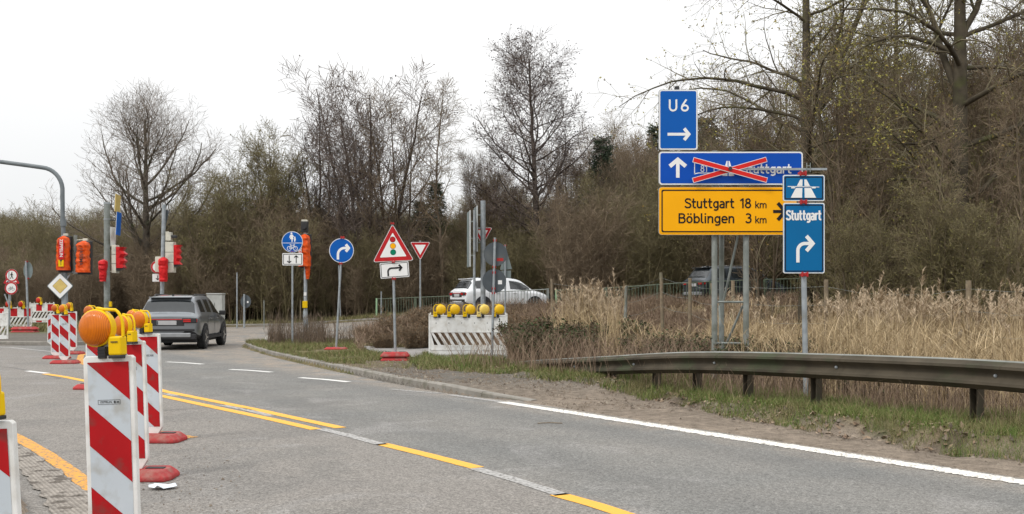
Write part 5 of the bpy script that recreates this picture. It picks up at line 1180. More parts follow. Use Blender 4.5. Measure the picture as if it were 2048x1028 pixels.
# ================================================================ LITTER AND SMALL THINGS
def scrap(px, py, w, h, mat, label, cat, seed, z=None, flat=True, name='paper_scrap'):
    p = G(px, py, 0 if z is None else z); p.z = H(p.x, p.y) + .01; rr = random.Random(seed); n = 5; vs = []
    for i in range(n):
        for j in range(n):
            u, v = i / (n - 1) - .5, j / (n - 1) - .5; e = rr.uniform(-.12, .12)
            if flat: vs.append((u * w * (1 - abs(v) * .6) + e * w * .3, v * h * (1 - abs(u) * .5) + e * h, abs(rr.gauss(0, .012)) + .006))
            else: vs.append((u * w + e * w * .3 + v * .05, e * .06 + u * .05, (v + .5) * h + e * h * .3))
    m = MB(); m.add(vs, [(i * n + j, (i + 1) * n + j, (i + 1) * n + j + 1, i * n + j + 1) for i in range(n - 1) for j in range(n - 1)])
    o = m.build(name, M[mat]); o.location = p; return tag(o, label, cat)
scrap(325, 977.5, .22, .16, 'paper', 'crumpled pale blue wrapper lying on the asphalt by the second beacon', 'litter', 1)
scrap(1103, 729, .17, .21, 'tan', 'tan piece of cardboard standing in the grass near the guard rail end', 'litter', 2, z=.15, flat=False, name='cardboard_piece')
scrap(1187, 742, .15, .11, 'paper', 'white scrap of paper caught in the grass below the rail', 'litter', 3, z=.12, flat=False)
st = G(1075, 848); m = MB(); m.tube([(0, 0, .01), (.16, .02, .015), (.3, 0, .01)], .006, 5); o = m.build('twig', M['wood']); o.location = st; tag(o, 'thin dark twig lying alone on the road', 'twig')
for px, py, w, lab in ((729, 688, .55, 'white painted stone at the tip of the bushes beside the path'), (538, 684, .3, 'small pale stone in the island grass near the kerb nose'), ):
    p = G(px, py, .12); m = MB(); m.lathe([(w * .5, 0), (w * .48, .08), (w * .3, .18), (.01, .21)], (0, 0, 0), 'z', 9); m.v = [(v[0] + random.uniform(-.03, .03), v[1] * .7 + random.uniform(-.03, .03), v[2] + random.uniform(-.02, .02)) for v in m.v]
    o = m.build('white_stone', M['stone']); o.location = (p.x, p.y, H(p.x, p.y)); tag(o, lab, 'stone')
# ================================================================ TREES
def frames(pts):
    T = np.gradient(pts, axis=1); T /= np.linalg.norm(T, axis=2, keepdims=True) + 1e-9
    d = pts[:, -1] - pts[:, 0]; ref = np.zeros_like(d); ref[np.arange(len(d)), np.argmin(np.abs(d), axis=1)] = 1
    U = np.cross(T, ref[:, None, :]); U /= np.linalg.norm(U, axis=2, keepdims=True) + 1e-9; return T, U, np.cross(T, U)
def tubes(pts, rad, sides):
    """(N,K,3) polylines -> verts, quads"""
    N_, K, _ = pts.shape; T, U, Wv = frames(pts); a = np.arange(sides) * 2 * np.pi / sides
    V = pts[:, :, None] + (U[:, :, None] * np.cos(a)[None, None, :, None] + Wv[:, :, None] * np.sin(a)[None, None, :, None]) * rad[:, :, None, None]
    I = np.arange(N_ * K * sides).reshape(N_, K, sides); J = np.roll(I, -1, axis=2)
    F = np.stack([I[:, :-1], J[:, :-1], J[:, 1:], I[:, 1:]], -1).reshape(-1, 4); return V.reshape(-1, 3), F
def spawn(rg, P_, R_, n, t0, t1, ang, length, K, up=.2, wob=.1, rr=.55, tip=.25, prof=None, droop=0.0, lat=None):
    """children of every parent polyline"""
    N_, Kp, _ = P_.shape; t = t0 + (t1 - t0) * ((np.arange(n)[None, :] + rg.random((N_, n))) / n); f = t * (Kp - 1); i = np.clip(f.astype(int), 0, Kp - 2); w = (f - i)[..., None]
    ar = np.arange(N_)[:, None]; base = P_[ar, i] * (1 - w) + P_[ar, i + 1] * w; r0 = (R_[ar, i] * (1 - w[..., 0]) + R_[ar, i + 1] * w[..., 0])
    d = P_[ar, i + 1] - P_[ar, i]; d /= np.linalg.norm(d, axis=2, keepdims=True) + 1e-9
    az = rg.random((N_, 1)) * 6.28 + np.arange(n)[None, :] * 2.4 + rg.normal(0, .5, (N_, n))
    ref = np.where(np.abs(d[..., 2:3]) > .9, np.array([1., 0, 0]), np.array([0, 0, 1.])); u = np.cross(d, ref); u /= np.linalg.norm(u, axis=2, keepdims=True) + 1e-9; v = np.cross(d, u)
    side = u * np.cos(az)[..., None] + v * np.sin(az)[..., None]
    an = np.radians(rg.uniform(ang[0], ang[1], (N_, n)))[..., None]; dr = d * np.cos(an) + side * np.sin(an)
    Lg = length * rg.uniform(.65, 1.25, (N_, n)) * (np.ones_like(t) if prof is None else prof(t))
    if np.ndim(length) == 0 and lat is not None: Lg = Lg
    M_ = N_ * n; dr = dr.reshape(M_, 3); base = base.reshape(M_, 3); Lg = Lg.reshape(M_); r0 = r0.reshape(M_)
    pts = np.zeros((M_, K, 3)); pts[:, 0] = base; st = (Lg / (K - 1))[:, None]; cur = dr.copy()
    for k in range(1, K):
        pts[:, k] = pts[:, k - 1] + cur * st; cur = cur + rg.normal(0, wob, (M_, 3)); cur[:, 2] += up / K * 2 - droop * (k / K) / K * 3; cur /= np.linalg.norm(cur, axis=1, keepdims=True) + 1e-9
    rb = np.minimum(r0 * rr, np.maximum(.0035, Lg * .016 + .002)); rad = rb[:, None] * np.linspace(1, tip, K)[None, :]
    return pts, rad
def trunk_line(rg, h, r, K=12, wob=.03, lean=(0, 0), x=0, y=0, tip=.15):
    z = np.linspace(0, h, K); p = np.zeros((1, K, 3)); p[0, :, 2] = z - .15; o = np.cumsum(rg.normal(0, wob, (K, 2)), axis=0) * h / K
    p[0, :, 0] = x + o[:, 0] + lean[0] * z; p[0, :, 1] = y + o[:, 1] + lean[1] * z
    rad = r * (1 - (1 - tip) * (z / h) ** .8); rad[0] *= 1.45; rad[1] *= 1.05; return p, rad[None, :]
class Acc:
    def __init__(s): s.V = []; s.F = []; s.MI = []; s.n = 0
    def add(s, V, F, mi=0): s.V.append(V); s.F.append(F + s.n); s.MI.append(np.full(len(F), mi)); s.n += len(V)
    def mesh(s, name, mats, smooth=False):
        f4 = [f for f in s.F if f.shape[1] == 4]; m4 = [m for f, m in zip(s.F, s.MI) if f.shape[1] == 4]; f3 = [f for f in s.F if f.shape[1] == 3]; m3 = [m for f, m in zip(s.F, s.MI) if f.shape[1] == 3]
        F = []; mi = []
        if f4: F.append(np.concatenate(f4)); mi += m4
        if f3: F.append(np.concatenate(f3)); mi += m3
        return npmesh(name, np.concatenate(s.V), F, mats, smooth, np.concatenate(mi))
def leaves(rg, C_, size, n_per, spread, flat=.5):
    """small folded diamonds around points"""
    C_ = np.repeat(C_, n_per, axis=0) + rg.normal(0, spread, (len(C_) * n_per, 3)); N_ = len(C_); a = rg.normal(0, 1, (N_, 3)); a /= np.linalg.norm(a, axis=1, keepdims=True); b_ = np.cross(a, rg.normal(0, 1, (N_, 3))); b_ /= np.linalg.norm(b_, axis=1, keepdims=True) + 1e-9
    s = size * rg.uniform(.5, 1.3, (N_, 1)); V = np.stack([C_ - a * s, C_ + b_ * s * flat, C_ + a * s, C_ - b_ * s * flat], 1).reshape(-1, 3); return V, np.arange(N_ * 4).reshape(-1, 4)
BARK = {}
def bark(n, a, b_, c3=None, sc=3):
    BARK[n] = pm(n, a, b_, rough=.95, scale=sc, bump=.8, bscale=18, c3=c3, s3=2, spec=.15); return BARK[n]
bark('oak_bark', (.12, .102, .082), (.078, .066, .054), (.08, .085, .05)); bark('alder_bark', (.10, .082, .07), (.065, .054, .047)); bark('poplar_bark', (.105, .088, .062), (.055, .046, .034), (.085, .085, .04)); bark('brown_bark', (.16, .125, .09), (.10, .078, .058), (.09, .085, .05))
tw_oak = leafy('oak_twigs', [(.23, .19, .15), (.15, .125, .10), (.28, .225, .18)]); tw_alder = leafy('alder_twigs', [(.15, .12, .105), (.19, .15, .125), (.115, .092, .08)])
tw_brown = leafy('brown_twigs', [(.22, .16, .105), (.12, .09, .062), (.285, .22, .145), (.165, .125, .083)]); tw_olive = leafy('olive_twigs', [(.20, .17, .088), (.115, .098, .055), (.255, .22, .115), (.155, .12, .075)])
tw_pop = leafy('poplar_twigs', [(.18, .155, .095), (.12, .10, .065), (.22, .19, .11)])
lf_pop = leafy('young_poplar_leaves', [(.26, .25, .055), (.34, .31, .08), (.19, .17, .05), (.30, .20, .06)]); lf_bud = leafy('olive_buds', [(.16, .15, .05), (.22, .20, .07), (.11, .09, .05)])
lf_cone = leafy('alder_cones', [(.035, .025, .026), (.06, .042, .04), (.05, .03, .035)]); lf_spruce = leafy('spruce_needles', [(.045, .065, .038), (.06, .08, .045), (.03, .042, .03)])
lf_dry = leafy('dry_brown_leaves', [(.20, .12, .06), (.13, .08, .045), (.26, .17, .09)]); lf_bramble = leafy('bramble_leaves', [(.035, .065, .02), (.06, .09, .03), (.05, .045, .025), (.10, .06, .03)])
def make_oak(seed=1):
    rg = np.random.default_rng(seed); tr_, rt = trunk_line(rg, 12.4, .34, 14, .03); A = Acc(); A.add(*tubes(tr_, rt, 12))
    l1, r1 = spawn(rg, tr_, rt, 30, .24, .95, (36, 70), 6.2, 9, up=.55, wob=.10, rr=.62, prof=lambda t: np.interp(t, [.2, .3, .6, 1], [.86, .95, .74, .26]))
    A.add(*tubes(l1, r1, 7)); B = Acc()
    l2, r2 = spawn(rg, l1, r1, 12, .18, .98, (24, 55), 2.1, 6, up=.35, wob=.13, prof=lambda t: 1.15 - .6 * t); B.add(*tubes(l2, r2, 4))
    l3, r3 = spawn(rg, l2, r2, 9, .15, 1, (22, 52), .95, 4, up=.25, wob=.16, prof=lambda t: 1.1 - .4 * t); B.add(*tubes(l3, r3, 3))
    l4, r4 = spawn(rg, l3, np.maximum(r3, .006), 2, .2, 1, (20, 50), .42, 3, up=.15, wob=.2); r4 = np.maximum(r4, .006); B.add(*tubes(l4, r4, 3)); return A, B, 'oak_bark', [tw_oak]
def make_alder(seed=2):
    rg = np.random.default_rng(seed); tr_, rt = trunk_line(rg, 16.6, .26, 18, .035, lean=(-.05, 0)); A = Acc(); A.add(*tubes(tr_, rt, 11))
    l1, r1 = spawn(rg, tr_, rt, 52, .22, .985, (40, 68), 4.9, 8, up=.5, wob=.12, rr=.5, prof=lambda t: np.interp(t, [.2, .35, .6, 1], [.7, 1.0, .82, .28])); A.add(*tubes(l1, r1, 6)); B = Acc()
    l2, r2 = spawn(rg, l1, r1, 12, .25, 1, (28, 62), 1.6, 5, up=.25, wob=.16, prof=lambda t: 1.1 - .55 * t); B.add(*tubes(l2, r2, 4))
    l3, r3 = spawn(rg, l2, r2, 9, .2, 1, (25, 60), .6, 3, up=.1, wob=.2); B.add(*tubes(l3, np.maximum(r3, .008), 3))
    tips = l3[rg.random(len(l3)) < .35][:, -1]; V, F = leaves(rg, tips, .05, 3, .10, .8); B.add(V, F, 1); return A, B, 'alder_bark', [tw_alder, lf_cone]
def make_multi(seed=3, h=12, nst=5, mat=tw_brown, bark_='brown_bark', buds=None, spread=.2, dens=1.0, base=.5):
    rg = np.random.default_rng(seed); A = Acc(); B = Acc(); L1 = []
    for k in range(nst):
        a = k * 2.4 + rg.random(); ln = spread * rg.uniform(.4, 1.1); tr_, rt = trunk_line(rg, h * rg.uniform(.78, 1.0), .13 * h / 12 * rg.uniform(.8, 1.2), 12, .05, lean=(math.cos(a) * ln, math.sin(a) * ln), x=math.cos(a) * base * .5, y=math.sin(a) * base * .5); A.add(*tubes(tr_, rt, 8))
        l1, r1 = spawn(rg, tr_, rt, int(19 * dens), .22, .98, (26, 58), h * .27, 7, up=.5, wob=.12, rr=.55, prof=lambda t: 1.15 - .72 * t); L1.append((l1, r1))
    l1 = np.concatenate([a for a, _ in L1]); r1 = np.concatenate([a for _, a in L1]); B.add(*tubes(l1, r1, 5))
    l2, r2 = spawn(rg, l1, r1, int(9 * dens), .15, 1, (22, 50), h * .085, 5, up=.3, wob=.14, prof=lambda t: 1.1 - .5 * t); B.add(*tubes(l2, r2, 3))
    l3, r3 = spawn(rg, l2, r2, 8, .15, 1, (22, 55), h * .045, 3, up=.15, wob=.2); B.add(*tubes(l3, np.maximum(r3, .0085), 3))
    ms = [mat]
    if buds is not None: V, F = leaves(rg, l3[rg.random(len(l3)) < buds[1]][:, -1], buds[2], 2, .05, .55); B.add(V, F, 1); ms.append(buds[0])
    return A, B, bark_, ms
def make_slender(seed=4, h=14):
    rg = np.random.default_rng(seed); tr_, rt = trunk_line(rg, h, .15, 16, .07); A = Acc(); A.add(*tubes(tr_, rt, 8))
    l1, r1 = spawn(rg, tr_, rt, 34, .3, .98, (30, 60), 2.7, 6, up=.3, wob=.15, prof=lambda t: 1.1 - .7 * t); B = Acc(); B.add(*tubes(l1, r1, 5))
    l2, r2 = spawn(rg, l1, r1, 9, .2, 1, (25, 60), .8, 4, up=.1, wob=.2, droop=.3); B.add(*tubes(l2, r2, 3)); l3, r3 = spawn(rg, l2, r2, 6, .2, 1, (25, 55), .42, 3, up=0, wob=.2); B.add(*tubes(l3, np.maximum(r3, .0085), 3))
    V, F = leaves(rg, l3[rg.random(len(l3)) < .4][:, -1], .04, 2, .05, .4); B.add(V, F, 1); return A, B, 'brown_bark', [tw_brown, lf_bud]
def make_poplar(seed=5, h=17, r=.30, forks=None, left=None):
    rg = np.random.default_rng(seed); tr_, rt = trunk_line(rg, h, r, 14, .02, tip=.2); A = Acc(); A.add(*tubes(tr_, rt, 14)); L = []
    l1, r1 = spawn(rg, tr_, rt, 24, .20, .97, (45, 78), 5.6, 12, up=.10, wob=.09, rr=.42, droop=.30, prof=lambda t: np.interp(t, [.2, .45, .7, 1], [.62, 1.05, .9, .35]))
    if forks:
        for (t, dx, dy, ln, rr) in forks:
            K = 12; s = np.linspace(0, 1, K); b0 = tr_[0, int(t * 13)]; p = np.zeros((1, K, 3)); p[0] = b0 + np.stack([dx * s ** .8 * ln, dy * s * ln, s ** 1.15 * ln], 1) + np.cumsum(rg.normal(0, .04, (K, 3)), axis=0); rd = (rr * np.linspace(1, .25, K))[None]; A.add(*tubes(p, rd, 10))
            a, c = spawn(rg, p, rd, 9, .15, 1, (35, 65), 3.2, 12, up=.1, wob=.1, rr=.5, droop=.3); l1 = np.concatenate([l1, a]); r1 = np.concatenate([r1, c])
    if left:
        for (z, dx, rise, dy, drop, rr) in left:      # long arching limbs
            K = 12; s = np.linspace(0, 1, K); j = np.argmin(abs(tr_[0, :, 2] - z)); b0 = tr_[0, j].copy(); b0[2] = z; p = np.zeros((1, K, 3)); p[0] = b0 + np.stack([dx * s, dy * s, rise * np.sin(np.pi * s * .62) - drop * s ** 3], 1) + np.cumsum(rg.normal(0, .035, (K, 3)), axis=0); l1 = np.concatenate([l1, p]); r1 = np.concatenate([r1, (rr * np.linspace(1, .15, K))[None]])
    A.add(*tubes(l1, r1, 7)); B = Acc()
    l2, r2 = spawn(rg, l1, r1, 15, .12, 1, (28, 62), 1.7, 6, up=.05, wob=.14, droop=.35, prof=lambda t: 1.1 - .5 * t); B.add(*tubes(l2, r2, 4))
    l3, r3 = spawn(rg, l2, r2, 7, .15, 1, (25, 65), .62, 4, up=0, wob=.2, droop=.3); B.add(*tubes(l3, np.maximum(r3, .0045), 3))
    V, F = leaves(rg, l3[:, -1], .040, 3, .035, .5); B.add(V, F, 1); V, F = leaves(rg, l3[:, 2], .034, 1, .03, .5); B.add(V, F, 1)
    return A, B, 'poplar_bark', [tw_pop, lf_pop]
def make_spruce(seed=6, h=12):
    rg = np.random.default_rng(seed); tr_, rt = trunk_line(rg, h, .16, 12, .01, tip=.1); A = Acc(); A.add(*tubes(tr_, rt, 8))
    l1, r1 = spawn(rg, tr_, rt, 110, .08, .99, (72, 98), 2.3, 6, up=.15, wob=.05, droop=.5, prof=lambda t: 1.12 - 1.05 * t); B = Acc(); B.add(*tubes(l1, np.maximum(r1, .008), 4))
    l2, r2 = spawn(rg, l1, r1, 10, .15, 1, (35, 65), .48, 3, up=0, wob=.1, droop=.4); B.add(*tubes(l2, np.full_like(r2, .03), 3), 1); c = np.concatenate([l2[:, 1], l2[:, 2]]); V, F = leaves(rg, c, .10, 3, .06, .3); B.add(V, F, 1)
    return A, B, 'brown_bark', [tw_brown, lf_spruce]
def make_thicket(seed=7, h=5, n=34, rad=1.7, mat=tw_brown, buds=None, lean=.22):
    rg = np.random.default_rng(seed); a = rg.random(n) * 6.28; q = np.sqrt(rg.random(n)) * rad; K = 7; s = np.linspace(0, 1, K); hh = h * rg.uniform(.55, 1.05, n); p = np.zeros((n, K, 3))
    p[..., 2] = hh[:, None] * s - .2; ln = rg.normal(0, lean, (n, 2)); p[..., 0] = (np.cos(a) * q)[:, None] + ln[:, :1] * hh[:, None] * s ** 1.4; p[..., 1] = (np.sin(a) * q)[:, None] + ln[:, 1:] * hh[:, None] * s ** 1.4; p += rg.normal(0, .03, p.shape) * s[None, :, None] * h / 4
    r = (.010 + .006 * rg.random(n))[:, None] * hh[:, None] * .5 * np.linspace(1, .25, K)[None]; B = Acc(); B.add(*tubes(p, r, 5))
    l1, r1 = spawn(rg, p, r, 13, .12, 1, (20, 55), h * .26, 5, up=.4, wob=.16, prof=lambda t: 1.1 - .6 * t); B.add(*tubes(l1, r1, 3))
    l2, r2 = spawn(rg, l1, r1, 9, .12, 1, (22, 60), h * .11, 4, up=.15, wob=.2); B.add(*tubes(l2, np.maximum(r2, .0055), 3)); l3, r3 = spawn(rg, l2, r2, 3, .2, 1, (22, 60), h * .05, 2, wob=.2); B.add(*tubes(l3, np.maximum(r3, .005), 3)); ms = [mat]
    if buds is not None: V, F = leaves(rg, l3[rg.random(len(l3)) < buds[1]][:, -1], buds[2], 1, .05, .6); B.add(V, F, 1); ms.append(buds[0])
    return None, B, None, ms
PROTO = {}
def proto(kind, res):
    A, B, bk, ms = res; PROTO[kind] = (A.mesh(kind + '_trunk', BARK[bk], True) if A is not None else None, B.mesh(kind + '_crown', ms))
proto('oak', make_oak()); proto('alder', make_alder()); proto('multi_brown', make_multi(3, 12, 5)); proto('multi_olive', make_multi(9, 10, 6, tw_olive, 'brown_bark', (lf_bud, .35, .045), .2, .95))
proto('multi_dark', make_multi(41, 12, 5, tw_alder, 'alder_bark', (lf_cone, .10, .05), .2, .86))
proto('sparse', make_multi(13, 12, 4, tw_brown, 'brown_bark', None, .12, .75)); proto('slender', make_slender())
proto('poplar_a', make_poplar(5, 17, .27, forks=[(.50, .42, .1, 6.5, .15)], left=[(8.3, -6.1, 1.0, -1.0, 1.3, .075), (7.6, -4.6, .7, .6, 1.4, .06), (6.2, -4.4, .6, -.5, 1.7, .055), (5.6, 3.0, .5, .3, .5, .05)]))
proto('poplar_b', make_poplar(15, 17, .33, forks=[(.52, -.22, .2, 6, .11), (.58, .32, .1, 6, .10)], left=[(8.6, -3.6, .8, -.4, 1.2, .08), (6.7, -3.3, -.9, .2, -2.6, .06), (8.4, 3.5, .3, .2, 1.0, .07)]))
proto('spruce', make_spruce()); proto('thicket_brown', make_thicket(7, 5, 36, 1.8)); proto('thicket_olive', make_thicket(8, 6, 32, 1.8, tw_olive, (lf_bud, .25, .04))); proto('thicket_tall', make_thicket(21, 8, 30, 2.2, tw_olive, (lf_bud, .2, .05), .14))
TH = dict(multi_dark=12.3, oak=12.9, alder=16.8, multi_brown=12.3, multi_olive=10.4, sparse=12.3, slender=14.2, poplar_a=18, poplar_b=18, spruce=12, thicket_brown=5.3, thicket_olive=6.4, thicket_tall=8.5)
TREES = []
LMK = [(-60, 'the left picture edge'), (22, 'the no pedestrians sign'), (55, 'the grey sign back'), (122, 'the diamond sign'), (168, 'the right orange hood'), (214, 'the thick signal pole'), (270, 'the lone oak'), (326, 'the slimmer signal pole'), (373, 'the grey car'), (429, 'the utility cabinet'), (489, 'the small far round sign'), (540, 'the pale stone'), (584, 'the cycle path sign'), (625, 'the orange hooded signal'), (683, 'the turn right sign'), (735, 'the railing end'), (787, 'the traffic light triangle'), (841, 'the lone yield sign'), (890, 'the left barrier lamp'), (945, 'the narrow edge-on board'), (990, 'the round sign backs'), (1050, 'the white car bonnet'), (1103, 'the fence post by the white car'), (1178, 'the tallest reeds'), (1252, 'the grey fence post'), (1322, 'the tallest wooden post'), (1380, 'the U 6 board'), (1430, 'the left sign leg'), (1492, 'the right sign leg'), (1550, 'the end of the yellow board'), (1609, 'the motorway sign pole'), (1652, 'the post right of that pole'), (1720, 'the lorry front'), (1790, 'the lorry middle'), (1860, 'the lorry end'), (1925, 'the thick poplar'), (1990, 'the braced fence post'), (2048, 'the right picture edge')]
USED = {}; TOPS = {}
def unique(label, px, D):
    d, lm = min(((abs(px - a), n) for a, n in LMK)); p0 = next(a for a, n in LMK if n == lm); rel = 'behind' if d < 9 else ('left of' if px < p0 else 'right of')
    for extra in ('', 'farther ', 'farthest ', 'hidden ', 'lower ', 'outer ', 'dim ', 'half hidden '):
        l = extra + label + ' ' + rel + ' ' + lm
        if l not in USED: USED[l] = 1; return l
    return l
def tree(kind, px, ytop, D, label, group=None, name=None, rz=None, cat='tree', wide=1.0, h=None):
    X = (px - 1024) * D / 2048; g = H(X, D); hh = (EYE + (600 - ytop) * D / 2048 - g) if h is None else h; tm, cm = PROTO[kind]
    if kind not in TOPS: c_ = np.empty(len(cm.vertices) * 3, np.float32); cm.vertices.foreach_get('co', c_); TOPS[kind] = float(np.quantile(c_[2::3], .9992))
    k = hh / TOPS[kind]
    rz = random.uniform(0, 6.28) if rz is None else rz
    if group: label = unique(label, px, D)
    if tm is None:
        o = put(cm, name or 'shrub'); o.location = (X, D, g); tag(o, label, cat, group)
    else:
        o = empty(name or 'bare_tree', (X, D, g), label, cat, group); put(tm, 'trunk', o); put(cm, 'crown', o)
    o.rotation_euler = (0, 0, rz); o.scale = (k * wide, k * wide, k); TREES.append((px, D)); return o
tree('oak', 292, 163, 61, 'lone broad bare oak rising above the hedge behind the signal poles', name='oak_tree', rz=.6, wide=1.12)
tree('alder', 1080, 62, 60, 'tallest bare alder with small dark cones right of the tall grey mast', name='alder_tree', rz=0.2, wide=1.25)
tree('multi_dark', 735, 108, 61, 'tall dense brown tree behind the red traffic light triangle', rz=1.0, wide=1.2)
tree('multi_dark', 655, 185, 64, 'dark forked tree left of the tallest brown tree', rz=3.2, wide=1.1)
tree('sparse', 800, 145, 60, 'sparse many-stemmed tree with thin upright branches above the yield sign', rz=2.0, wide=1.0)
tree('slender', 887, 148, 59, 'thin crooked tree with catkins between the sparse tree and the alder', name='slender_tree', rz=1.3)
tree('multi_olive', 480, 285, 60, 'loose olive tinted tree right of the lone oak', rz=.5)
tree('multi_olive', 570, 245, 62, 'olive tinted tree with open top left of the cycle path sign pole', rz=2.5)
tree('multi_olive', 425, 345, 58, 'low olive tree between the lone oak and the taller olive trees', rz=4.0)
tree('multi_brown', 962, 300, 61, 'brown tree half merged with the left side of the alder', rz=5.0, wide=.8)
tree('multi_brown', 1140, 285, 66, 'brown tree just right of the tall alder', rz=4.2)
tree('slender', 1225, 215, 80, 'thin pale tree standing clear above the wood left of the blue boards', name='slender_tree', rz=2)
tree('slender', 1172, 245, 82, 'second thin tree between the alder and the small spruces', name='slender_tree', rz=4)
for px, yt, D, lab in ((1203, 272, 64, 'small dark spruce beside the thin pale tree left of the blue boards'), (872, 362, 66, 'dark evergreen low between the bare trees above the yield sign'), (838, 400, 65, 'lower evergreen left of the dark one above the yield sign'), (1412, 232, 75, 'pointed spruce behind the upright blue board'), (1312, 248, 82, 'spruce top just left of the upright blue board'), (1376, 285, 70, 'broad spruce hidden low behind the upright blue board'), (5, 455, 110, 'dark conifer at the far left edge of the wood'), (1440, 290, 70, 'second spruce right of the upright blue board')):
    tree('spruce', px, yt, D, lab, name='spruce_tree', wide=1.25)
tree('poplar_a', 1612, 0, 31, 'big poplar with young yellow leaves and long left boughs above the boards', name='poplar_tree', rz=0, h=17)
tree('poplar_b', 1925, 0, 26.5, 'thick trunked poplar at the upper right with young yellow leaves', name='poplar_tree', rz=0, h=17)
tree('poplar_a', 1790, 0, 44, 'poplar with thinner trunk in the gap between the two big ones', name='poplar_tree', rz=2.4, h=15.5)
tree('poplar_b', 2150, 0, 34, 'poplar at the right edge with boughs reaching in', name='poplar_tree', rz=2.0, h=15)
gl = 'bare trees packed in the wood at the right'
rt_ = random.Random(5)
row = [(1010, 330, 64), (1190, 305, 68), (1235, 300, 62), (1285, 290, 66), (1340, 300, 60), (1385, 290, 56), (1450, 270, 60), (1500, 260, 54), (1560, 230, 52), (1640, 220, 50), (1700, 235, 47), (1760, 215, 48), (1850, 190, 44), (1900, 160, 46), (1970, 130, 42), (2030, 100, 40), (2110, 70, 42), (2200, 60, 40)]
for px, yt, D in row: tree(rt_.choice(['multi_brown', 'multi_olive', 'multi_brown', 'sparse']), px, yt, D, 'bare brown tree of the wood', gl, wide=.95)
for px, yt, D, k_ in ((1430, 150, 54, 'sparse'), (1500, 110, 52, 'sparse'), (1570, 60, 53, 'sparse'), (1690, 40, 38, 'multi_olive'), (1745, 110, 36, 'sparse'), (1820, 20, 40, 'multi_olive'), (1860, 120, 34, 'multi_olive'), (1990, 0, 38, 'multi_olive'), (2060, 30, 32, 'multi_brown')):
    tree(k_, px, yt, D, 'tall slim open tree', 'slim trees between the poplars', wide=1.05)
for px, yt, D, k_ in ((1530, 180, 33, 'sparse'), (1700, 60, 29, 'sparse'), (1765, 150, 27, 'slender'), (1835, 90, 30, 'sparse'), (1890, 200, 24, 'slender'), (1985, 40, 27, 'sparse'), (2030, 120, 24, 'slender'), (1440, 260, 50, 'slender')):
    tree(k_, px, yt, D, 'thin young tree with bare pale stem', 'thin young trees behind the reeds', wide=.9)
row = [(1540, 380, 49), (1600, 350, 50), (1690, 400, 34), (1750, 330, 35), (1830, 380, 33), (1880, 300, 36), (1960, 280, 30), (2030, 260, 30), (2080, 330, 27), (1470, 420, 52), (1400, 430, 53), (1665, 330, 30), (1720, 390, 26), (1900, 340, 23.5), (1960, 400, 23), (1850, 430, 24)]
for px, yt, D in row: tree('multi_olive', px, yt, D, 'olive tinted young tree', 'young trees behind the reeds')
gs = 'bare shrubs of the hedge'
for px in range(-120, 620, 34):
    for D, lo, hi in ((58.5, 470, 520), (63, 440, 490)):
        tree(rt_.choice(['thicket_brown', 'thicket_brown', 'thicket_olive']), px + rt_.uniform(-14, 14), rt_.uniform(lo, hi) + (22 if px < 300 else 0) - (30 if px > 330 else 0) - (45 if px > 450 else 0), D + rt_.uniform(-1, 1.5), 'bare brown hedge shrub', gs, cat='shrub')
for px in range(600, 1400, 38):
    for D, lo, hi in ((60, 430, 500), (66, 380, 450)):
        tree(rt_.choice(['thicket_brown', 'thicket_olive', 'thicket_tall']), px + rt_.uniform(-14, 14), rt_.uniform(lo, hi), D + rt_.uniform(-1.5, 1.5), 'bare shrub under the trees', 'bare shrubs beyond the ramp', cat='shrub')
for px in range(1180, 2160, 50):
    for D, lo, hi in ((38 - (px - 1180) * .006, 440, 520), (44 - (px - 1180) * .006, 380, 470), (54 - (px - 1180) * .006, 330, 420)):
        if D < 50.5 and px < 1690: continue
        tree(rt_.choice(['thicket_brown', 'thicket_olive', 'thicket_tall', 'thicket_tall']), px + rt_.uniform(-20, 20), rt_.uniform(lo, hi), D + rt_.uniform(-1.5, 1.5), 'bare thicket shrub', 'bare shrubs in the right thicket', cat='shrub')
# the wood behind: one mass
def scatter(name, label, pts, kinds, scl):
    V = np.array(pts); me = bpy.data.meshes.new(name); me.from_pydata([tuple(p) for p in V], [], []); o = put(me, name); tag(o, label, kind='stuff')
    srcs = [next(x for x in bpy.data.objects if x.data is PROTO[k][1]) for k in kinds]
    ng = bpy.data.node_groups.new(name, 'GeometryNodeTree'); ng.interface.new_socket('Geometry', in_out='INPUT', socket_type='NodeSocketGeometry'); ng.interface.new_socket('Geometry', in_out='OUTPUT', socket_type='NodeSocketGeometry')
    N = ng.nodes.new; gi = N('NodeGroupInput'); go = N('NodeGroupOutput'); ip = N('GeometryNodeInstanceOnPoints'); jn = N('GeometryNodeJoinGeometry')
    for s_ in srcs:
        oi = N('GeometryNodeObjectInfo'); oi.transform_space = 'ORIGINAL'; oi.inputs['Object'].default_value = s_; oi.inputs['As Instance'].default_value = True; ng.links.new(oi.outputs['Geometry'], jn.inputs[0])
    rv = N('FunctionNodeRandomValue'); rv.data_type = 'FLOAT_VECTOR'; rv.inputs['Min'].default_value = (0, 0, 0); rv.inputs['Max'].default_value = (0, 0, 6.28)
    rs = N('FunctionNodeRandomValue'); rs.data_type = 'FLOAT'; rs.inputs[2].default_value = scl[0]; rs.inputs[3].default_value = scl[1]; rs.inputs['Seed'].default_value = 3
    ng.links.new(gi.outputs[0], ip.inputs['Points']); ng.links.new(jn.outputs[0], ip.inputs['Instance']); ip.inputs['Pick Instance'].default_value = True
    ng.links.new(rv.outputs['Value'], ip.inputs['Rotation']); ng.links.new([q for q in rs.outputs if q.enabled][0], ip.inputs['Scale']); ng.links.new(ip.outputs[0], go.inputs[0])
    md = o.modifiers.new('scatter', 'NODES'); md.node_group = ng; return o
rg = np.random.default_rng(17); pts = []; pts2 = []
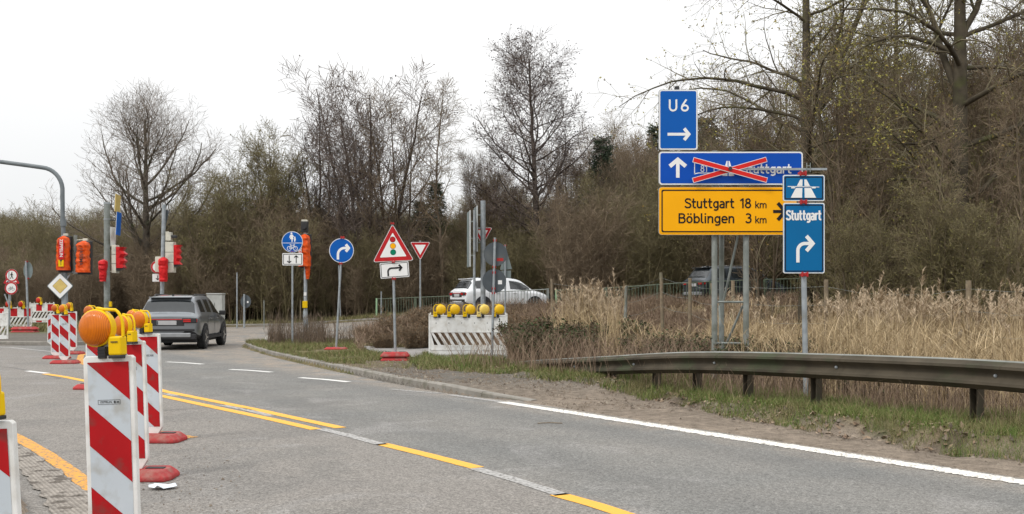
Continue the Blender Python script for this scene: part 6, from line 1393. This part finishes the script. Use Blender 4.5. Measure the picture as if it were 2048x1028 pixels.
for i in range(360):
    px = rg.uniform(-160, 2300); D = rg.uniform(70, 130)
    if px > 1150: D = rg.uniform(60, 105)
    if px > 1750: D = rg.uniform(46, 90)
    X = (px - 1024) * D / 2048; (pts if px < 960 else pts2).append((X, D, H(X, D)))
scatter('hedge_depth', 'brown mass of bushes deep in the left hedge', pts, ['thicket_brown', 'thicket_olive'], (.85, 1.2))
scatter('woodland_understorey', 'brown mass of the wood beyond the ramp', pts2, ['thicket_tall', 'thicket_brown', 'thicket_olive'], (.75, 1.05))
pts = []
for i in range(85):
    px = rg.uniform(1200, 2400); D = rg.uniform(72, 108)
    if px > 1650: D = rg.uniform(60, 95)
    X = (px - 1024) * D / 2048; pts.append((X, D, H(X, D)))
scatter('woodland', 'bare treetops of the wood behind the thicket at the right', pts, ['multi_brown', 'multi_olive'], (.8, 1.1))
for px, yt, D in ((-10, 432, 118), (28, 428, 122), (55, 440, 120), (-50, 440, 120)): tree('multi_brown', px, yt, D, 'distant bare treetop', 'distant treetops at the left')
# ================================================================ GRASS, REEDS, WEEDS
def blades(rg, pos, h, w, lean, nseg=3, curl=1.8, dirs=None):
    """tapered bent strips; lean is the sideways reach as a share of the height"""
    N_ = len(pos); K = nseg + 1; s = np.linspace(0, 1, K); a = rg.random(N_) * 6.28 if dirs is None else dirs; d = np.stack([np.cos(a), np.sin(a), np.zeros(N_)], 1)
    c = pos[:, None] + d[:, None] * (s[None, :, None] ** curl) * (lean * h)[:, None, None]; c[..., 2] += (s[None] - .25 * s[None] ** 3 * np.minimum(1, lean)[:, None]) * h[:, None]
    b_ = rg.random(N_) * 6.28; u = np.stack([np.cos(b_), np.sin(b_), np.zeros(N_)], 1); ww = w[:, None] * np.concatenate([np.linspace(1, .65, K - 1), [.08]])[None]
    V = np.stack([c - u[:, None] * ww[..., None] / 2, c + u[:, None] * ww[..., None] / 2], 2).reshape(-1, 3); I = np.arange(N_ * K * 2).reshape(N_, K, 2)
    F = np.stack([I[:, :-1, 0], I[:, :-1, 1], I[:, 1:, 1], I[:, 1:, 0]], -1).reshape(-1, 4); return V, F, c
def field(rg, n, x0, x1, y0, y1, test):
    x = rg.uniform(x0, x1, n); y = rg.uniform(y0, y1, n); z, mr, mv = heights(x, y); k = test(x, y, mr, mv) & (mr < -.03); return np.stack([x[k], y[k], z[k]], 1), mv[k]
def pxof(x, y): return 1024 + 2048 * x / y
g_green = leafy('green_grass_blades', [(.075, .125, .022), (.11, .17, .035), (.15, .165, .05), (.27, .22, .11)]); g_dull = leafy('dull_grass_blades', [(.14, .14, .05), (.21, .18, .085), (.10, .12, .035), (.30, .24, .13)])
g_straw = leafy('straw_blades', [(.47, .355, .205), (.34, .25, .14), (.57, .45, .28), (.22, .16, .095), (.50, .385, .225)]); g_plume = leafy('reed_plumes', [(.44, .345, .235), (.35, .27, .18), (.54, .43, .31)])
g_weed = leafy('dry_weed_stalks', [(.24, .17, .115), (.16, .11, .08), (.32, .24, .16), (.20, .13, .10)]); g_weed2 = leafy('dark_weed_stalks', [(.15, .11, .08), (.10, .075, .055), (.22, .16, .11)])
g_leaf = leafy('dead_leaves', [(.26, .185, .12), (.18, .12, .075), (.34, .26, .18), (.14, .09, .06)]); g_clod = leafy('soil_clods', [(.12, .09, .065), (.20, .16, .12), (.08, .06, .045), (.27, .23, .18)])
def stuff(name, label, A, mats): o = put(A.mesh(name, mats), name); return tag(o, label, kind='stuff')
rg = np.random.default_rng(31)
# green verge
A = Acc(); pos, mv = field(rg, 620000, -4, 9, 6.5, 24, lambda x, y, mr, mv: (mv > -.12) & (mv < 2.0) & (vnoise(x, y, 1.4, 70) * .6 + vnoise(x, y, 4.5, 71) * .6 > .28 + .20 * (np.abs(mv - .7) / .9) + .10 * (mv < .05)))
far_ = np.clip(pos[:, 1] / 12, .6, 2); keep = rg.random(len(pos)) < .75 / far_; pos, far_ = pos[keep], far_[keep]
tone = vnoise(pos[:, 0], pos[:, 1], 2.2, 75) + .25 * rg.random(len(pos)) > .52
for sel, mi in ((tone, 0), (~tone, 1)):
    q = pos[sel]; V, F, _ = blades(rg, q, rg.uniform(.05, .16, len(q)) * (.7 + .6 * vnoise(q[:, 0], q[:, 1], 3, 77)), .0055 * far_[sel], rg.uniform(.2, 1.1, len(q)), 2); A.add(V, F, mi)
stuff('verge_grass', 'short green and straw coloured grass along the guard rail', A, [g_green, g_dull]); NG = len(pos)
# island grass
A = Acc(); pos, mv = field(rg, 110000, -9.2, 1.5, 17, 37, lambda x, y, mr, mv: (mv < .6) & (np.hypot((x + 4.92) / .55, (y - 27.6) / 1.4) > 1) & (np.hypot(x + 2.6, (y - 22.4) / 1.6) > .6) & (((y > 20.5) & (sdist(x, y, PATH) < -.05) & (vnoise(x, y, 1.1, 80) + .35 * vnoise(x, y, 5, 81) > .42 + .6 * (1 - ss(y, 20.5, 24)))) | ((mv > -.3) & (x > -2.2) & (vnoise(x, y, 2, 82) > .5))))
q = pos; V, F, _ = blades(rg, q, rg.uniform(.05, .17, len(q)), np.full(len(q), .012), rg.uniform(.2, 1.1, len(q)), 2); half = rg.random(len(q)) < .28; FI = F.reshape(len(q), -1, 4)
A.add(V, FI[half].reshape(-1, 4), 0); A.F[-1] -= 0; A.V.append(np.zeros((0, 3))); A.F.append(FI[~half].reshape(-1, 4)); A.MI.append(np.full(len(A.F[-1]), 1))
stuff('island_grass', 'tufty yellowish grass on the kerbed island', A, [g_green, g_dull])
# dry stalks round the rail
A = Acc(); pos, mv = field(rg, 60000, -4, 9.5, 7, 24, lambda x, y, mr, mv: (mv > .35) & (mv < 3.0) & ((pxof(x, y) > 1018) | (y < 20.5)) & (vnoise(x, y, 1.0, 85) + .3 * vnoise(x, y, 4, 86) + .35 * ss(y, 13, 17) > .50 + .45 * (mv < .9) * (1 - ss(y, 13.5, 16))))
keep = rg.random(len(pos)) < .62; pos = pos[keep]; n = len(pos); hh = rg.uniform(.22, .62, n) * (1 + .45 * ss(pos[:, 1], 13, 18)); V, F, c = blades(rg, pos, hh, np.full(n, .0052) * np.clip(pos[:, 1] / 11, 1, 2), rg.uniform(.1, .75, n), 4, 1.5); A.add(V, F, 0)
tp = c[rg.random(n) < .5][:, -2]; V, F, _ = blades(rg, tp, rg.uniform(.05, .13, len(tp)), np.full(len(tp), .006), rg.uniform(.4, 1.6, len(tp)), 2); A.add(V, F, 0)
stuff('dry_stalks', 'thin dry brown stalks growing round and through the guard rail', A, [g_weed])
# reed field
def reedmask(x, y, mr, mv): return (mv > 1.9) & (y > 11) & (x > .2 + (y - 20) * .10) & (y < 31) & (pxof(x, y) < 2250)
A = Acc(); pos, mv = field(rg, 54000, -1, 17, 9, 31, lambda x, y, mr, mv: reedmask(x, y, mr, mv) & (vnoise(x, y, .55, 90) + .5 * vnoise(x, y, 2.2, 91) > .74 - .08 * (x > 5)))
n = len(pos); pp = pxof(pos[:, 0], pos[:, 1]); cl = vnoise(pos[:, 0], pos[:, 1], .7, 92)
hh = (.55 + .95 * cl + rg.normal(0, .21, n)) * (.82 + .28 * ss(pos[:, 1], 12, 20)); tall = np.exp(-((pp - 1182) / 48) ** 2) * (pos[:, 1] > 19) * (pos[:, 1] < 27); hh = hh * .92 + (.25 + .75 * vnoise(pos[:, 0], pos[:, 1], 1.7, 93)) * tall
hh = hh + .22 * np.exp(-((pp - 1700) / 110) ** 2) + .25 * ss(pp, 1930, 2020)
hh = hh * (.72 + .5 * vnoise(pos[:, 0], pos[:, 1], .38, 94)); hh = np.maximum(.35, hh); low = (pp > 1240) & (pp < 1420); hh[low] *= .74
V, F, c = blades(rg, pos, hh, rg.uniform(.006, .011, n) * np.clip(pos[:, 1] / 16, .9, 1.6), rg.uniform(.02, .28, n), 4, 1.6); A.add(V, F, 0)
for f_, k in ((.35, 2), (.6, 1)):
    i = rg.integers(0, n, int(n * .75 * k)); lv = np.clip(rg.integers(1, 4, len(i)), 1, 3); b0 = c[i, lv]; V, F, _ = blades(rg, b0, rg.uniform(.12, .42, len(i)), np.full(len(i), .011) * np.clip(pos[i, 1] / 18, .8, 1.5), rg.uniform(.4, 1.6, len(i)), 3, 1.3); A.add(V, F, 0)
# short dead matter at the base
b0, _m = field(rg, 36000, -1, 17, 9, 31, reedmask); V, F, _ = blades(rg, b0, rg.uniform(.15, .55, len(b0)), np.full(len(b0), .012), rg.uniform(.4, 1.8, len(b0)), 2); A.add(V, F, 1)
stuff('reed_field', 'straw coloured reeds and dry grass behind the guard rail', A, [g_straw, g_weed2])
# plumes on the taller reeds
A = Acc(); sc_ = hh + rg.normal(0, .12, n); pick = np.where((sc_ > np.quantile(sc_, .90)) | (tall > .35) & (rg.random(n) < .33))[0]; rg.shuffle(pick); pick = pick[:1700]
tp = c[pick, -1]; V, F, st_ = blades(rg, c[pick, -2], rg.uniform(.25, .55, len(pick)), np.full(len(pick), .008), rg.uniform(.05, .35, len(pick)), 4, 1.5); A.add(V, F, 0)
ks = 20; base = np.repeat(st_[:, 2:], 1, axis=1); idx = np.repeat(np.arange(len(pick)), ks); tt = rg.random(len(idx)) * 2; i0 = tt.astype(int); b0 = base[idx, i0] * (1 - (tt - i0))[:, None] + base[idx, np.minimum(2, i0 + 1)] * (tt - i0)[:, None]
side = np.repeat(rg.random(len(pick)) * 6.28, ks) + rg.normal(0, .9, len(idx)); V, F, _ = blades(rg, b0, rg.uniform(.04, .12, len(idx)), np.full(len(idx), .016), rg.uniform(.3, 1.4, len(idx)), 2, 1.2, dirs=side); A.add(V, F, 0)
stuff('reed_plumes', 'fluffy pale brown plumes on the tallest reeds', A, [g_plume])
# weeds by path and barrier, spread right to stand in for ramp bank shade
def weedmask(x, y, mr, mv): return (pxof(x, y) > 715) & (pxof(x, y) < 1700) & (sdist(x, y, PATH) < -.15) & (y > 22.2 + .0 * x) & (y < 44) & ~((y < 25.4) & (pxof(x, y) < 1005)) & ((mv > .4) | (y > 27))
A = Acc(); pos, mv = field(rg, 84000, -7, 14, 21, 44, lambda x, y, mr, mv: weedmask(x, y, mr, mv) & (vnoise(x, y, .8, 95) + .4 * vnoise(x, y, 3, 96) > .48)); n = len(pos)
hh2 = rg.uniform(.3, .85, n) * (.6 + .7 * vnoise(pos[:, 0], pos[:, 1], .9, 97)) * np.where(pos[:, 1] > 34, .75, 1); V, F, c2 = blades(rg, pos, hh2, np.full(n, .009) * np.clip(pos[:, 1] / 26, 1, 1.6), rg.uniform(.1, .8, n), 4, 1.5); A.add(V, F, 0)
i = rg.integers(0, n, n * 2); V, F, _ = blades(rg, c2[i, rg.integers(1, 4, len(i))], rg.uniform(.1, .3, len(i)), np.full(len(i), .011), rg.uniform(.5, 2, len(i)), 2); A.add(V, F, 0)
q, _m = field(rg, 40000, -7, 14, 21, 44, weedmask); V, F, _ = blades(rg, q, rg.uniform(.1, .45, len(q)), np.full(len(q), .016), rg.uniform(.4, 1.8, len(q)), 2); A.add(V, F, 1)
stuff('dry_weeds', 'tangled dry weeds behind the white barrier, also added to darken the shaded ramp bank', A, [g_weed, g_straw])
# dark stalks on the island
A = Acc(); pos, mv = field(rg, 60000, -9, -4.6, 31.0, 36.2, lambda x, y, mr, mv: (pxof(x, y) > 535) & (vnoise(x, y, 1.5, 98) > .38)); n = len(pos); k = rg.random(n) < .55; pos = pos[k]; pos = pos[rg.random(len(pos)) < np.where(pxof(pos[:, 0], pos[:, 1]) > 648, .07, .20)][:2300]; n = len(pos)
V, F, c3 = blades(rg, pos, .22 + .85 * rg.random(n) ** 1.8, np.full(n, .010), rg.uniform(.05, .4, n), 4, 1.5); A.add(V, F, 0); i = rg.integers(0, n, n); V, F, _ = blades(rg, c3[i, rg.integers(1, 5, n)], rg.uniform(.06, .2, n), np.full(n, .012), rg.uniform(.4, 1.5, n), 2); A.add(V, F, 0)
stuff('island_weeds', 'dark dry weed stalks standing on the island round the sign poles', A, [g_weed2])
# grass at the foot of the hedge and on the left pavement
A = Acc(); pos, mv = field(rg, 60000, -34, 2, 44, 60, lambda x, y, mr, mv: (vnoise(x, y, .5, 99) > .3) & (y > 44 + 8 * (x > -20))); n = len(pos); V, F, _ = blades(rg, pos, rg.uniform(.08, .45, n) * (.5 + vnoise(pos[:, 0], pos[:, 1], .4, 100)), np.full(n, .028), rg.uniform(.3, 1.2, n), 2); A.add(V, F, 0)
stuff('hedge_foot_grass', 'rough grass at the foot of the far hedge', A, [g_dull])
# dead leaves, clods and gravel along the verge
def flakes(rg, pos, size, lift=.012, bend=.4):
    n = len(pos); a = rg.random(n) * 6.28; u = np.stack([np.cos(a), np.sin(a), rg.normal(0, .35, n)], 1); v = np.stack([-np.sin(a), np.cos(a), rg.normal(0, .35, n)], 1); s = size[:, None]; c = pos + np.array([0, 0, lift]); m_ = c + np.array([0, 0, 1.]) * s * bend * .3
    V = np.stack([c - u * s, c - v * s * .55, c + u * s * .9 + np.array([0, 0, 1.]) * s * bend * .5, c + v * s * .55], 1).reshape(-1, 3); return V, np.arange(n * 4).reshape(-1, 4)
A = Acc(); pos, mv = field(rg, 60000, -3, 9, 6.5, 21, lambda x, y, mr, mv: (mv > -.1) & (mv < 1.6) & (vnoise(x, y, 2.2, 101) > .33)); k = rg.random(len(pos)) < .5; pos = pos[k]; V, F = flakes(rg, pos, rg.uniform(.012, .045, len(pos)), .02); A.add(V, F, 0)
stuff('dead_leaves', 'curled dead leaves strewn over the verge grass', A, [g_leaf])
def clods(rg, pos, size):
    n = len(pos); b_ = np.array([(1, 0, 0), (-.5, .87, 0), (-.5, -.87, 0), (0, 0, .9), (.2, .1, -.5)]); V = pos[:, None] + b_[None] * size[:, None, None] * rg.uniform(.6, 1.3, (n, 5, 1)); I = np.arange(n * 5).reshape(n, 5)
    F = np.concatenate([I[:, [0, 1, 3]], I[:, [1, 2, 3]], I[:, [2, 0, 3]]]); return V.reshape(-1, 3), F
A = Acc(); pos, mv = field(rg, 50000, -3, 9, 6.5, 20, lambda x, y, mr, mv: (mv > -.30) & (mv < .55) & (x > -.5)); k = rg.random(len(pos)) < .35 * np.clip(1 - np.abs(mv - .1) * 2, .08, 1); V, F = clods(rg, pos[k], rg.gamma(2, .009, k.sum()) + .006); A.add(V, F, 0)
pos, mv = field(rg, 60000, -6, 7, 7, 24, lambda x, y, mr, mv: (mv < .1)); k = rg.random(len(pos)) < .10; V, F = clods(rg, pos[k], rg.gamma(2, .0035, k.sum()) + .004); A.add(V, F, 0)
pos, mv = field(rg, 60000, -5, 2.5, 14, 23, lambda x, y, mr, mv: (mv < .2) & (vnoise(x, y, 2.5, 120) > .35)); k = rg.random(len(pos)) < .35; V, F = clods(rg, pos[k], rg.gamma(2, .005, k.sum()) + .005); A.add(V, F, 0)
q = np.array([[G(px_, py_).x, G(px_, py_).y, .003] for px_, py_ in zip(rg.uniform(285, 480, 260), rg.uniform(840, 1028, 260))]); V, F = clods(rg, q, rg.gamma(2, .0022, 260) + .002); A.add(V, F, 0)
stuff('soil_clods', 'crumbly soil clods and grit along the broken edge of the shoulder', A, [g_clod])
# bushes of dry twigs and brambles
proto('bush', make_thicket(31, 1.25, 46, .75, tw_brown, (lf_dry, .5, .028), .35)); TH['bush'] = 1.35
proto('bramble', make_thicket(32, .95, 34, .8, tw_brown, (lf_bramble, .8, .034), .6)); TH['bramble'] = 1.05
rb = random.Random(9)
for px, D, h_ in ((738, 33, .45), (757, 31, .55), (775, 33, .75), (768, 29, .45), (800, 31, .75), (830, 31, .95), (858, 33, 1.15), (880, 29.5, .95), (905, 33, 1.15), (840, 28.5, .7), (935, 29, .85), (812, 36, .7), (870, 38, .8), (970, 32, .95), (1010, 29, .9), (1045, 31, .95), (1085, 28, .9), (1060, 35, .8), (930, 37, .8)):
    tree('bush', px, 0, D, 'low dry twiggy bush', 'dry bushes by the barrier', 'dry_bush', rb.uniform(0, 6), 'bush', h=h_)
for px, D, h_ in ((1130, 23, 1.0), (1165, 21.5, .9), (1105, 25, .9), (1250, 22, .8), (1350, 19.5, .7), (1290, 21, .8), (1560, 17, .7), (1700, 15.5, .6), (1830, 15, .6), (1215, 24, 1.0), (1090, 21.8, .6)):
    tree('bramble', px, 0, D, 'dull green bramble', 'brambles among the reeds', 'bramble_bush', rb.uniform(0, 6), 'bush', h=h_)
